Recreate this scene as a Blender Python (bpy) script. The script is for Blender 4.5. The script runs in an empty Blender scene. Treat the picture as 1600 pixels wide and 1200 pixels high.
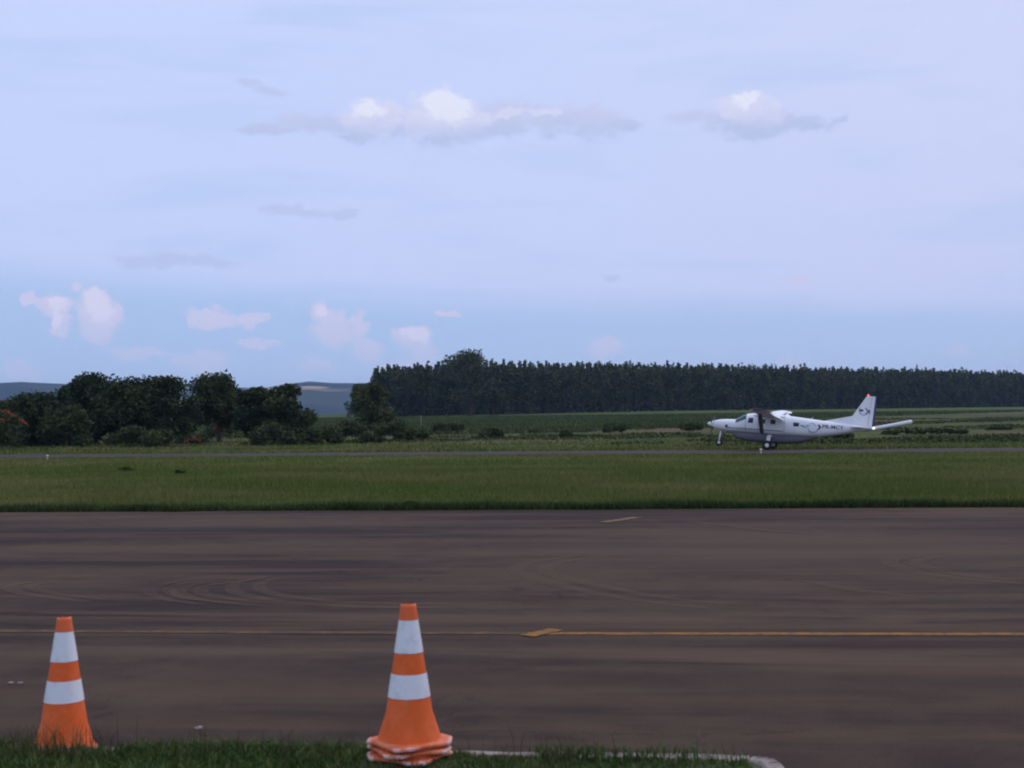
import bpy, bmesh, math, random
import numpy as np
from mathutils import Vector, Matrix, Euler
R = math.radians
rng = np.random.default_rng(7)
random.seed(7)
S = bpy.context.scene
C = S.collection

# ------------------------------------------------------------------ camera
F = 2000.0                       # focal length in photo pixels (1600 wide)
EYE = 1.62
PITCH = math.atan(76 / F)
ROLL = -math.atan(9 / 800)
cam_d = bpy.data.cameras.new('camera')
cam = bpy.data.objects.new('camera', cam_d)
C.objects.link(cam)
cam_d.sensor_width = 36
cam_d.lens = 36 * F / 1600
cam_d.clip_start = 0.1
cam_d.clip_end = 40000
CM = Matrix.Rotation(math.pi / 2 + PITCH, 4, 'X') @ Matrix.Rotation(ROLL, 4, 'Z')
cam.matrix_world = Matrix.Translation((0, 0, EYE)) @ CM
cam_d.dof.use_dof = True
cam_d.dof.focus_distance = 70
cam_d.dof.aperture_fstop = 5.0
S.camera = cam

def ray(px, py):
    return (CM.to_3x3() @ Vector(((px - 800) / F, (600 - py) / F, -1)))
def ground(px, py, z=0.0):
    d = ray(px, py)
    t = (z - EYE) / d.z
    return Vector((d.x * t, d.y * t, z))
def at(px, py, Y):
    d = ray(px, py)
    t = Y / d.y
    return Vector((d.x * t, Y, EYE + d.z * t))
def azel(px, py):
    d = ray(px, py).normalized()
    return math.atan2(d.x, d.y), math.asin(d.z)

# ------------------------------------------------------------------ render look
S.render.engine = 'CYCLES'
S.cycles.use_denoising = True
S.cycles.filter_width = 2.1
S.cycles.max_bounces = 6
S.cycles.diffuse_bounces = 3
S.cycles.transparent_max_bounces = 12
S.cycles.volume_bounces = 0
S.view_settings.view_transform = 'Standard'
S.view_settings.look = 'None'
S.view_settings.exposure = 0.0
S.view_settings.gamma = 1.0
S.view_settings.use_curve_mapping = False

# ------------------------------------------------------------------ node helper
class NT:
    def __init__(self, tree):
        self.t = tree; self.n = tree.nodes; self.l = tree.links
    def node(self, typ, **kw):
        nd = self.n.new(typ)
        for k, v in kw.items(): setattr(nd, k, v)
        return nd
    def put(self, sock, v):
        if isinstance(v, bpy.types.NodeSocket): self.l.new(v, sock)
        elif isinstance(v, (tuple, list)):
            if len(v) == 3 and sock.type == 'RGBA': v = (*v, 1)
            sock.default_value = v
        else: sock.default_value = v
    def math(self, op, a, b=0.0, c=0.0, clamp=False):
        nd = self.node('ShaderNodeMath', operation=op, use_clamp=clamp)
        for i, v in enumerate((a, b, c)): self.put(nd.inputs[i], v)
        return nd.outputs[0]
    def vec(self, op, a, b=(0, 0, 0), c=(0, 0, 0), scale=None):
        nd = self.node('ShaderNodeVectorMath', operation=op)
        self.put(nd.inputs[0], a)
        if op not in ('LENGTH', 'NORMALIZE', 'SCALE'): self.put(nd.inputs[1], b)
        if op == 'MULTIPLY_ADD': self.put(nd.inputs[2], c)
        if scale is not None: self.put(nd.inputs['Scale'], scale)
        return nd.outputs['Value'] if op == 'LENGTH' else nd.outputs[0]
    def mix(self, fac, a, b, blend='MIX'):
        nd = self.node('ShaderNodeMix', data_type='RGBA', blend_type=blend)
        nd.clamp_factor = True
        self.put(nd.inputs[0], fac); self.put(nd.inputs[6], a); self.put(nd.inputs[7], b)
        return nd.outputs[2]
    def noise(self, vec, scale=5, detail=3, rough=0.5, dist=0.0):
        nd = self.node('ShaderNodeTexNoise')
        self.put(nd.inputs['Vector'], vec)
        nd.inputs['Scale'].default_value = scale
        nd.inputs['Detail'].default_value = detail
        nd.inputs['Roughness'].default_value = rough
        nd.inputs['Distortion'].default_value = dist
        return nd.outputs['Fac']
    def smooth(self, v, lo, hi, a=0.0, b=1.0):
        nd = self.node('ShaderNodeMapRange', interpolation_type='SMOOTHSTEP')
        self.put(nd.inputs[0], v)
        for i, q in zip((1, 2, 3, 4), (lo, hi, a, b)): self.put(nd.inputs[i], q)
        return nd.outputs[0]
    def sep(self, v):
        nd = self.node('ShaderNodeSeparateXYZ'); self.put(nd.inputs[0], v); return nd.outputs
    def comb(self, x, y, z=0.0):
        nd = self.node('ShaderNodeCombineXYZ')
        for i, v in enumerate((x, y, z)): self.put(nd.inputs[i], v)
        return nd.outputs[0]

# ------------------------------------------------------------------ sky and sun
SUN_EL, SUN_AZ = 52, 48          # high in front and to the right, behind thin cloud
W = bpy.data.worlds.new('World'); S.world = W; W.use_nodes = True
g = NT(W.node_tree); g.n.clear()
tc = g.node('ShaderNodeTexCoord').outputs['Generated']
x, y, z = g.sep(tc)
az = g.math('ARCTAN2', x, y)
el = g.math('ARCSINE', g.math('MINIMUM', g.math('MAXIMUM', z, -1), 1))
P = g.comb(az, el, 0.0)
sky = g.node('ShaderNodeTexSky', sky_type='NISHITA')
sky.sun_disc = False
sky.sun_elevation = R(SUN_EL); sky.sun_rotation = R(SUN_AZ)
sky.altitude = 400; sky.air_density = 1.0; sky.dust_density = 1.6; sky.ozone_density = 2.0
def wob(scale, amp, stretch=(1, 1.5, 1)):
    nd = g.node('ShaderNodeTexNoise'); g.put(nd.inputs['Vector'], g.vec('MULTIPLY', P, stretch))
    nd.inputs['Scale'].default_value = scale; nd.inputs['Detail'].default_value = 4; nd.inputs['Roughness'].default_value = .62
    return g.vec('SCALE', g.vec('SUBTRACT', nd.outputs['Color'], (.5, .5, .5)), scale=amp)
SC = 10.0                        # radiances below are divided by the strength 0.1
def K(r, gg, b): return (r * SC, gg * SC, b * SC)
# thin high veil over most of the sky, opening towards the horizon
nv = g.noise(g.vec('MULTIPLY', tc, (1.0, 1.0, 6.0)), 2.2, 4, .55, .3)
nv2 = g.noise(g.vec('MULTIPLY', P, (1.4, 9.0, 1)), 2.4, 5, .55, .6)
edge = g.math('ADD', el, g.math('ADD', g.math('MULTIPLY', g.math('SUBTRACT', nv2, .5), .055), g.math('MULTIPLY', az, .045)))
veil = g.smooth(edge, .084, .120, .38, .97)
thin = g.smooth(nv2, .48, .70, 0.0, .26)
thin = g.math('MULTIPLY', thin, g.smooth(el, .05, .12))
veil = g.math('SUBTRACT', veil, thin)
veil = g.math('MULTIPLY', veil, g.smooth(nv, .1, .55, .9, 1.0))
blue = g.mix(.85, sky.outputs[0], g.mix(g.smooth(el, .0, .09), K(.55, .74, 1.0), K(.375, .59, .91)))
vcol = g.mix(g.smooth(az, -.35, .45), K(.61, .71, 1.03), K(.655, .705, .995))
col = g.mix(veil, blue, vcol)

def puffs(lst, wv, hi=1.25, lo=.35, nz=None, soft=.22):
    """lst of (px, py, rx, ry) in degrees-like sky angles; returns the union density"""
    tot = None
    Pw = g.vec('ADD', P, wv)
    for (px, py, rx, ry) in lst:
        a, e = azel(px, py)
        sx, sy = F / rx, F / ry
        d = g.vec('LENGTH', g.vec('MULTIPLY_ADD', Pw, (sx, sy, 0), (-a * sx, -e * sy, 0)))
        m = g.smooth(d, hi, lo)
        tot = m if tot is None else g.math('SMOOTH_MAX', tot, m, .12)
    if nz is not None:
        tot = g.smooth(g.math('MULTIPLY_ADD', g.math('MULTIPLY', g.math('SUBTRACT', nz, .5), 2.0), g.math('MINIMUM', g.math('MULTIPLY', tot, 3.5), 1.0), tot), .42 - soft, .42 + soft)
    return tot
w1 = wob(42, .020); w2 = wob(38, .022, (1, 1.5, 1)); w3 = wob(95, .010)
w12 = g.vec('ADD', w1, w3)
nzf = g.noise(g.vec('MULTIPLY', P, (1, 1.25, 1)), 62, 6, .62, .4)      # billows of the cumulus
nzg = g.noise(g.vec('MULTIPLY', P, (1, 2.0, 1)), 40, 6, .62, .5)       # ragged grey bodies
# far cumulus standing on the horizon
far = puffs([(48, 466, 14, 12), (85, 480, 24, 22), (92, 506, 16, 26), (152, 468, 26, 26), (155, 500, 34, 46), (120, 452, 10, 8), (176, 492, 18, 30),
             (330, 496, 42, 16), (395, 498, 28, 12), (400, 535, 32, 10), (498, 490, 20, 16), (520, 515, 36, 30), (562, 510, 18, 24),
             (570, 545, 28, 18), (646, 532, 36, 20), (662, 550, 22, 26), (640, 575, 60, 14), (30, 580, 34, 10), (320, 565, 40, 20),
             (215, 553, 46, 9), (945, 545, 34, 18), (1250, 441, 18, 8), (1240, 565, 26, 10), (1500, 548, 22, 9), (490, 570, 30, 14), (700, 492, 24, 5)], w12, 1.45, .2, nzf, .27)
fade = g.smooth(el, .035, .10, .38, .95)
col = g.mix(g.math('MULTIPLY', far, fade), col, K(.68, .68, .92))
core = puffs([(152, 462, 20, 20), (158, 486, 22, 28), (90, 476, 16, 14), (500, 488, 14, 10), (650, 526, 26, 10), (86, 500, 9, 16)], w12, 1.35, .2, nzf, .3)
col = g.mix(g.math('MULTIPLY', core, .65), col, K(.80, .79, .98))
# two fair weather clouds: grey ragged bodies
grey = puffs([(690, 197, 78, 32), (690, 214, 44, 18), (585, 195, 62, 25), (500, 193, 70, 18), (425, 201, 52, 10), (560, 213, 50, 11), (790, 187, 66, 27),
              (870, 188, 60, 25), (935, 194, 52, 23), (980, 198, 28, 9),
              (1170, 188, 66, 27), (1185, 206, 50, 13), (1085, 181, 50, 11), (1255, 193, 56, 13), (1310, 187, 16, 4),
              ], w2, 1.55, .1, nzg, .42)
gtex = g.noise(g.vec('MULTIPLY', P, (1, 1.7, 1)), 36, 5, .6)
gcol = g.mix(g.math('MULTIPLY_ADD', g.smooth(el, .224, .250), .75, g.math('MULTIPLY', g.smooth(gtex, .3, .7), .25)), K(.49, .575, .85), K(.61, .645, .91))
col = g.mix(g.math('MULTIPLY', grey, .92), col, gcol)
wisp = puffs([(390, 128, 20, 9), (425, 141, 30, 9), (470, 332, 80, 10), (530, 335, 30, 7), (270, 408, 100, 11), (955, 432, 16, 7)], w2, 1.5, .2, nzg, .36)
col = g.mix(g.math('MULTIPLY', wisp, .55), col, K(.50, .575, .85))
wht = puffs([(692, 176, 64, 44), (712, 186, 46, 32), (668, 192, 46, 26), (588, 184, 60, 32), (565, 176, 22, 14), (612, 184, 22, 16), (745, 182, 26, 14), (800, 176, 36, 10),
             (1165, 166, 46, 24), (1198, 180, 40, 17), (1140, 176, 22, 10), (850, 178, 30, 9)], w12, 1.4, .2, nzf, .26)
wht = g.math('MULTIPLY', wht, g.smooth(el, .222, .246))
wt = g.noise(g.vec('ADD', P, (0, .0, .3)), 60, 4, .6)
col = g.mix(g.math('MULTIPLY', wht, g.smooth(wt, .25, .65, .45, .85)), col, K(.72, .74, .95))
hot = puffs([(694, 162, 42, 24), (712, 174, 26, 22), (1168, 157, 24, 10), (582, 170, 26, 12)], w12, 1.4, .2, nzf, .34)
col = g.mix(g.math('MULTIPLY', hot, .5), col, K(.93, .95, 1.05))
# below the horizon: dull ground bounce colour (never seen)
col = g.mix(g.smooth(el, -.03, -.002), K(.12, .13, .10), col)
bg = g.node('ShaderNodeBackground'); bg.inputs['Strength'].default_value = 0.1
g.put(bg.inputs[0], col)
wo = g.node('ShaderNodeOutputWorld'); g.l.new(bg.outputs[0], wo.inputs[0])

sd = bpy.data.lights.new('sun', 'SUN'); sun = bpy.data.objects.new('sun', sd); C.objects.link(sun)
sd.energy = 0.9; sd.angle = R(14); sd.color = (1.0, .93, .84)
sdir = Vector((math.sin(R(SUN_AZ)) * math.cos(R(SUN_EL)), math.cos(R(SUN_AZ)) * math.cos(R(SUN_EL)), math.sin(R(SUN_EL))))
sun.rotation_euler = sdir.to_track_quat('Z', 'Y').to_euler()

# ------------------------------------------------------------------ object helpers
def tag(o, label=None, cat=None, group=None, kind=None):
    if label: o['label'] = label
    if cat: o['category'] = cat
    if group: o['group'] = group
    if kind: o['kind'] = kind
    return o
def link(name, me, mat=None, parent=None):
    o = bpy.data.objects.new(name, me); C.objects.link(o)
    if mat is not None and len(me.materials) == 0: me.materials.append(mat)
    if parent is not None: o.parent = parent
    return o
def empty(name, loc=(0, 0, 0), rot=(0, 0, 0)):
    o = bpy.data.objects.new(name, None); C.objects.link(o)
    o.location = loc; o.rotation_euler = rot; o.empty_display_size = .2
    return o
def mesh_np(name, V, faces_n, loops, smooth=False):
    """V (n,3), faces_n corners per face, loops flat index list"""
    me = bpy.data.meshes.new(name)
    V = np.asarray(V, dtype=np.float32); loops = np.asarray(loops, dtype=np.int32); fn = np.asarray(faces_n, dtype=np.int32)
    me.vertices.add(len(V)); me.vertices.foreach_set('co', V.ravel())
    me.loops.add(len(loops)); me.loops.foreach_set('vertex_index', loops)
    st = np.concatenate(([0], np.cumsum(fn)[:-1])).astype(np.int32)
    me.polygons.add(len(fn)); me.polygons.foreach_set('loop_start', st); me.polygons.foreach_set('loop_total', fn)
    me.polygons.foreach_set('use_smooth', np.full(len(fn), smooth))
    me.update(calc_edges=True); me.validate()
    return me
def mesh_py(name, V, Fc, smooth=False):
    me = bpy.data.meshes.new(name); me.from_pydata([tuple(v) for v in V], [], Fc); me.update()
    if smooth: me.polygons.foreach_set('use_smooth', [True] * len(me.polygons))
    return me
def from_bm(name, bm, smooth=False, recalc=True):
    if recalc: bmesh.ops.recalc_face_normals(bm, faces=bm.faces)
    me = bpy.data.meshes.new(name); bm.to_mesh(me); bm.free()
    if smooth: me.polygons.foreach_set('use_smooth', [True] * len(me.polygons))
    return me
def loft(rings, cap=True, smooth=True, name='loft'):
    n = len(rings[0]); V = [p for r in rings for p in r]; Fc = []
    for i in range(len(rings) - 1):
        for j in range(n):
            a, b = i * n + j, i * n + (j + 1) % n
            Fc.append((a, b, b + n, a + n))
    if cap:
        Fc.append(tuple(range(n))[::-1]); Fc.append(tuple(range((len(rings) - 1) * n, len(rings) * n)))
    bm = bmesh.new(); vs = [bm.verts.new(v) for v in V]
    for f in Fc:
        try: bm.faces.new([vs[i] for i in f])
        except ValueError: pass
    bmesh.ops.remove_doubles(bm, verts=bm.verts, dist=1e-5)
    return from_bm(name, bm, smooth)
def tube_rings(pts, rad, n=10):
    pts = [Vector(p) for p in pts]; rings = []
    for i, p in enumerate(pts):
        d = (pts[min(i + 1, len(pts) - 1)] - pts[max(i - 1, 0)]).normalized()
        u = d.orthogonal().normalized() if i == 0 else (u - d * u.dot(d)).normalized()
        v = d.cross(u)
        rings.append([p + (u * math.cos(2 * math.pi * k / n) + v * math.sin(2 * math.pi * k / n)) * rad[i] for k in range(n)])
    return rings
def tube(name, pts, rad, n=10): return loft(tube_rings(pts, rad, n), name=name)
def lathe(name, prof, n=32, smooth=True, cap=True):
    return loft([[Vector((r * math.cos(2 * math.pi * k / n), r * math.sin(2 * math.pi * k / n), zz)) for k in range(n)] for r, zz in prof], name=name, smooth=smooth, cap=cap)

# ------------------------------------------------------------------ materials
def mat(name, fn, rough=.8, **kw):
    m = bpy.data.materials.new(name); m.use_nodes = True
    q = NT(m.node_tree); b = q.n['Principled BSDF']
    b.inputs['Roughness'].default_value = rough
    for k, v in kw.items(): b.inputs[k].default_value = v
    q.b = b
    q.obj = q.node('ShaderNodeTexCoord').outputs['Object']
    q.geo = q.node('ShaderNodeNewGeometry')
    c = fn(q)
    if c is not None: q.put(b.inputs['Base Color'], c)
    return m
def bump(q, h, strength=.3, dist=.02):
    nd = q.node('ShaderNodeBump'); nd.inputs['Strength'].default_value = strength; nd.inputs['Distance'].default_value = dist
    q.put(nd.inputs['Height'], h); q.l.new(nd.outputs[0], q.b.inputs['Normal'])
def flat(c, var=.12, scale=4):
    def f(q):
        n = q.noise(q.obj, scale, 5, .6)
        return q.mix(n, tuple(v * (1 - var) for v in c), tuple(min(1, v * (1 + var)) for v in c))
    return f
def leafmat(name, a, b, c=None, nscale=.35, rough=.75):
    def f(q):
        rnd = q.geo.outputs['Random Per Island']
        n = q.noise(q.geo.outputs['Position'], nscale, 3, .6)
        base = q.mix(rnd, a, b)
        return q.mix(q.smooth(n, .4, .7), base, c or tuple(v * 1.25 for v in b))
    m = mat(name, f, rough)
    m.node_tree.nodes['Principled BSDF'].inputs['Specular IOR Level'].default_value = .12
    return m

def asphalt(dark, light, rot, pale, lanes=()):
    def f(q):
        nd = q.node('ShaderNodeMapping'); nd.inputs['Rotation'].default_value = (0, 0, R(rot)); q.put(nd.inputs['Vector'], q.obj)
        v = nd.outputs[0]
        s1 = q.noise(q.vec('MULTIPLY', v, (.09, .9, 1)), 1.0, 6, .62, .5)
        s2 = q.noise(q.vec('MULTIPLY', v, (.30, 2.6, 1)), 1.0, 6, .66, .6)
        big = q.noise(q.vec('MULTIPLY', v, (.10, .22, 1)), 1.0, 3, .5, .5)
        fine = q.noise(v, 90, 3, .7)
        mid = q.noise(v, 2.3, 5, .65)
        t = q.math('ADD', q.math('MULTIPLY', s1, .60), q.math('ADD', q.math('MULTIPLY', s2, .42), q.math('MULTIPLY', big, .20)))
        c = q.mix(q.smooth(t, .52, .70), dark, light)
        blot = q.noise(v, .55, 6, .68, .4)
        c = q.mix(q.math('MULTIPLY', q.smooth(blot, .46, .66), .45), c, dark)
        vo = q.node('ShaderNodeTexVoronoi', feature='DISTANCE_TO_EDGE'); vo.inputs['Scale'].default_value = .22
        q.put(vo.inputs['Vector'], q.vec('ADD', v, q.vec('SCALE', q.comb(mid, blot, 0.0), scale=1.6)))
        crk = q.math('MULTIPLY', q.smooth(vo.outputs['Distance'], .007, .001), q.smooth(blot, .40, .55))
        c = q.mix(q.math('MULTIPLY', crk, .6), c, (.018, .014, .012))
        vx, vy, vz = q.sep(v)
        vy = q.math('ADD', vy, q.math('MULTIPLY', q.math('SUBTRACT', s1, .5), .9))
        for c0, wd, cc, k in lanes:
            hit = q.smooth(q.math('ABSOLUTE', q.math('SUBTRACT', vy, c0)), wd, wd * .25)
            c = q.mix(q.math('MULTIPLY', q.math('MULTIPLY', hit, q.smooth(s2, .32, .6)), k), c, cc)
        wx, wy, wz = q.sep(q.obj)
        worn = q.vec('LENGTH', q.vec('MULTIPLY_ADD', q.comb(wx, wy, 0.0), (.20, .30, 0), (-.20 * 4.2, -.30 * 17.5, 0)))
        c = q.mix(q.math('MULTIPLY', q.smooth(q.math('ADD', worn, q.math('MULTIPLY', blot, .9)), 1.9, .7), .6), c, pale)
        c = q.mix(q.math('MULTIPLY', q.smooth(q.math('ADD', big, q.math('MULTIPLY', mid, .35)), .62, .85), .55), c, pale)
        c = q.mix(.55, c, q.mix(q.smooth(fine, .3, .7), (0.25, .25, .25), (.75, .75, .75)), 'OVERLAY')
        bump(q, q.math('ADD', fine, mid), .35, .01); q.b.inputs['Specular IOR Level'].default_value = .12
        return c
    return f
M = {}
M['asphalt'] = mat('apron asphalt', asphalt((.033, .0205, .0165), (.082, .048, .030), 5.5, (.096, .065, .041), [(11.15, .55, (.115, .072, .045), .7), (9.35, .42, (.110, .070, .045), .65), (10.0, .22, (.030, .019, .016), .6), (8.55, .45, (.030, .020, .017), .55), (7.5, .5, (.034, .022, .018), .4)]), .93)
M['runway'] = mat('runway asphalt', asphalt((.052, .039, .039), (.076, .056, .052), 17, (.08, .062, .055)), .93)
SP = {'Specular IOR Level': .12}
M['yellow'] = mat('worn yellow paint', lambda q: q.mix(q.smooth(q.noise(q.obj, 9, 6, .7), .35, .62), (.12, .07, .035), (.31, .14, .028)), .8, **SP)
M['yellow_faint'] = mat('almost worn away yellow paint', lambda q: q.mix(q.smooth(q.noise(q.obj, 6, 6, .7), .42, .75), (.085, .055, .035), (.22, .11, .035)), .85, **SP)
M['yellow_far'] = mat('dusty ochre paint', lambda q: q.mix(q.smooth(q.noise(q.obj, 7, 6, .7), .35, .62), (.11, .07, .045), (.27, .15, .055)), .85, **SP)
def skid(q):
    n = q.noise(q.obj, 5, 5, .7); n2 = q.noise(q.obj, .6, 2, .5)
    a = q.math('MULTIPLY', q.smooth(n, .22, .65, .3, 1), q.smooth(n2, .25, .6, .10, .36))
    q.put(q.b.inputs['Alpha'], a)
    q.b.inputs['Specular IOR Level'].default_value = .1; return (.17, .115, .078)
M['skid'] = mat('scrubbed tyre mark', skid, .95)
def gnd(q):
    p = q.geo.outputs['Position']; px, py, pz = q.sep(p)
    n1 = q.noise(p, .05, 4, .6); n2 = q.noise(p, .6, 4, .65); n3 = q.noise(q.vec('MULTIPLY', p, (.02, .06, 1)), 1, 4, .6)
    near = q.mix(q.smooth(n1, .35, .65), (.062, .088, .018), (.105, .13, .026))
    near = q.mix(q.math('MULTIPLY', q.smooth(n2, .5, .75), .6), near, (.12, .115, .035))
    # beyond the runway: rough pasture with bare soil, then the crop, then pasture again
    past = q.mix(q.smooth(n1, .35, .65), (.046, .072, .018), (.092, .104, .030))
    past = q.mix(q.math('MULTIPLY', q.smooth(n3, .50, .60), .75), past, (.135, .088, .050))
    n4 = q.noise(q.vec('MULTIPLY', p, (.05, .11, 1)), 1, 5, .65)
    past = q.mix(q.math('MULTIPLY', q.smooth(n4, .5, .62), .75), past, (.034, .056, .016))
    crop = q.mix(q.smooth(n2, .3, .7), (.052, .078, .022), (.072, .096, .028))
    slant = q.math('MAXIMUM', q.math('MULTIPLY', q.math('SUBTRACT', q.math('DIVIDE', px, q.math('MAXIMUM', py, 1.0)), .05), 830), 0.0)
    yy = q.math('SUBTRACT', q.math('ADD', py, q.math('MULTIPLY', q.math('SUBTRACT', n1, .5), 70)), slant)
    bare = q.math('MULTIPLY', q.math('MULTIPLY', q.smooth(n3, .44, .56), q.smooth(n4, .62, .5)), q.math('MULTIPLY', q.smooth(yy, 128, 150), q.smooth(yy, 205, 180)))
    past = q.mix(q.math('MULTIPLY', bare, .8), past, (.150, .092, .055))
    far = q.mix(q.smooth(yy, 172, 204), past, crop)
    far = q.mix(q.smooth(py, 520, 560), far, q.mix(n2, (.06, .085, .025), (.09, .11, .03)))
    c = q.mix(q.smooth(py, 118, 135), near, far)
    # wooded hills with pale fields
    r = q.vec('LENGTH', p)
    hn = q.noise(p, .0022, 5, .6)
    hill = q.mix(q.smooth(hn, .4, .6), (.020, .036, .024), (.048, .066, .036))
    hf = q.noise(q.vec('MULTIPLY', p, (.0011, .0028, 0)), 1, 2, .4)
    hill = q.mix(q.smooth(hf, .64, .67), hill, (.20, .17, .09))
    for (ppx, ppy, rx, ry) in PALE_FIELDS:
        a0 = at(ppx, ppy, 5200)
        d = q.vec('LENGTH', q.vec('MULTIPLY_ADD', q.comb(px, pz, 0.0), (1 / rx, 1 / ry, 0), (-a0.x / rx, -a0.z / ry, 0)))
        hill = q.mix(q.smooth(q.math('ADD', d, q.math('MULTIPLY', q.math('SUBTRACT', q.noise(p, .012, 4, .6), .5), 1.4)), 1.1, .8), hill, (.42, .30, .19))
    c = q.mix(q.smooth(r, 1100, 1700), c, hill)
    bump(q, n2, .5, .08); q.b.inputs['Specular IOR Level'].default_value = .04
    return c
PALE_FIELDS = [(500, 610, 85, 9), (418, 606, 90, 10), (455, 606, 40, 7)]
M['ground'] = mat('grassland and hills', gnd, .95)
M['grass'] = leafmat('field grass', (.082, .114, .020), (.142, .172, .034), (.215, .190, .065), .08)
M['grass_edge'] = leafmat('dark green weeds and edge shade', (.024, .045, .012), (.048, .072, .018), (.065, .085, .025), .4)  # dark green of the weed clumps; on the verge it paints edge shade
M['grass_pale'] = leafmat('seeding pale grass', (.070, .095, .022), (.110, .125, .036), (.13, .125, .05), .3)
M['grass_near'] = leafmat('lawn grass', (.030, .065, .016), (.085, .135, .030), (.11, .15, .04), 4)
M['stalk'] = leafmat('brown grass stalks', (.04, .05, .02), (.10, .09, .035), None, 4)
M['scrub'] = leafmat('pasture scrub', (.034, .055, .015), (.075, .092, .026), (.10, .095, .035), .12)
M['crop'] = leafmat('low crop', (.050, .074, .020), (.078, .100, .030), None, .05)
M['leaf_dark'] = leafmat('dark broad leaves', (.014, .028, .011), (.036, .056, .019), (.058, .078, .026), .35)
M['leaf_mid'] = leafmat('olive broad leaves', (.026, .042, .016), (.052, .070, .025), (.080, .092, .030), .5)
M['leaf_light'] = leafmat('paler olive leaves', (.034, .052, .018), (.070, .088, .030), (.11, .12, .042), .3)
M['leaf_bush'] = leafmat('shrub leaves', (.024, .042, .014), (.056, .076, .025), (.085, .10, .032), .5)
M['leaf_euc'] = leafmat('grey green eucalyptus leaves', (.028, .042, .014), (.078, .094, .031), (.125, .135, .048), .16)
M['flower'] = leafmat('orange red blossom', (.22, .055, .025), (.34, .09, .035), (.28, .08, .035), 1)
M['bark'] = mat('grey bark', flat((.10, .08, .06), .4, 3), .9)
M['bark_pale'] = mat('pale smooth bark', flat((.085, .075, .06), .35, 1.5), .85)
M['orange'] = mat('weathered orange plastic', lambda q: q.mix(q.smooth(q.noise(q.obj, 7, 6, .65), .4, .75), (.78, .115, .016), (.82, .16, .04)), .5)
def dirty_orange(q):
    n = q.noise(q.obj, 9, 6, .7); st = q.noise(q.vec('MULTIPLY', q.obj, (1, 1, .25)), 22, 4, .6)
    c = q.mix(q.smooth(n, .4, .7), (.80, .125, .020), (.84, .17, .048))
    return q.mix(q.math('MULTIPLY', q.smooth(st, .60, .78), .35), c, (.36, .10, .04))
M['orange_body'] = mat('scuffed orange plastic', dirty_orange, .6, **{'Specular IOR Level': .22})
def plate(q):
    px, py, pz = q.sep(q.obj)
    rr = q.math('ADD', q.vec('LENGTH', q.comb(px, py, 0.0)), q.math('MULTIPLY', q.math('SUBTRACT', q.noise(q.obj, 25, 4, .7), .5), .09))
    c = q.mix(q.smooth(q.noise(q.obj, 16, 5, .7), .38, .66), (.66, .13, .035), (.74, .22, .09))
    return q.mix(q.smooth(rr, .178, .205), c, (.74, .52, .46))
M['orange_pale'] = mat('sun bleached orange plastic worn pale at the corners', plate, .7)
M['white_band'] = mat('white reflective band', lambda q: q.mix(q.smooth(q.noise(q.obj, 14, 6, .7), .5, .8), (.80, .80, .80), (.52, .50, .47)), .45)
M['concrete'] = mat('chipped pale concrete', lambda q: (bump(q, q.noise(q.obj, 30, 5, .7), .5, .01), q.mix(q.smooth(q.noise(q.obj, 6, 6, .7), .35, .68), (.16, .125, .10), (.38, .315, .275)))[1], .9, **SP)
M['soil'] = mat('soil under lawn', flat((.055, .06, .022), .5, 8), .95)
M['stone'] = mat('pale stone', flat((.30, .27, .24), .25, 20), .9)

# ------------------------------------------------------------------ ground sheet, hills
NY = [-9000, 0, 125, 300, 600, 700, 930, 1400, 2600, 9000]
NH = [0, 0, 0, 3.3, 9.8, 12.6, 15.2, 13, 4, 4]
def sm(t): t = np.clip(t, 0, 1); return t * t * (3 - 2 * t)
def terrain(X, Y):
    X = np.asarray(X, float); Y = np.asarray(Y, float)
    h = np.interp(Y, NY, NH)
    r = np.hypot(X, Y); a = np.arctan2(X, Y)
    ridge = 216 + 4 * np.sin(a * 31 + 1.0) + 3.5 * np.sin(a * 67 + .3) + 2 * np.sin(a * 151)
    ridge = ridge * (1 - .55 * sm((a + .06) / .16)) 
    ridge = ridge - 26 * np.exp(-((a + .195) / .022) ** 2)
    back = sm((np.abs(a) - 1.0) / .6)
    ridge = ridge * (1 - .55 * back)
    rise = sm((r - 3300) / 2500)
    h = h + ridge * rise * (1 + .012 * np.sin(r * .004 + a * 20))
    h = h + sm((r - 1500) / 1500) * 22 * (np.sin(X * .0031 + 1) * np.sin(Y * .0023) + 1) * .5
    return h - 0.02
rad = np.concatenate(([0.0], np.geomspace(1.5, 125, 24), np.geomspace(135, 1500, 46), np.geomspace(1560, 8400, 60)))
na = 360
ang = np.linspace(0, 2 * np.pi, na, endpoint=False)
RR, AA = np.meshgrid(rad[1:], ang, indexing='ij')
X = RR * np.sin(AA); Y = RR * np.cos(AA)
V = np.stack([X, Y, terrain(X, Y)], -1).reshape(-1, 3)
nr = len(rad) - 1
ii, jj = np.meshgrid(np.arange(nr - 1), np.arange(na), indexing='ij')
j2 = (jj + 1) % na
Q = np.stack([ii * na + jj, (ii + 1) * na + jj, (ii + 1) * na + j2, ii * na + j2], -1).reshape(-1, 4)
V = np.vstack([V, [[0, 0, -.02]]])
ctr = len(V) - 1
T = np.stack([np.full(na, ctr), np.arange(na), (np.arange(na) + 1) % na], -1)
me = mesh_np('ground', V, np.concatenate([np.full(len(Q), 4), np.full(na, 3)]), np.concatenate([Q.ravel(), T.ravel()]), True)
gobj = tag(link('ground', me, M['ground']), kind='structure')
def gh(x, y): return float(terrain(x, y))

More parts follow.
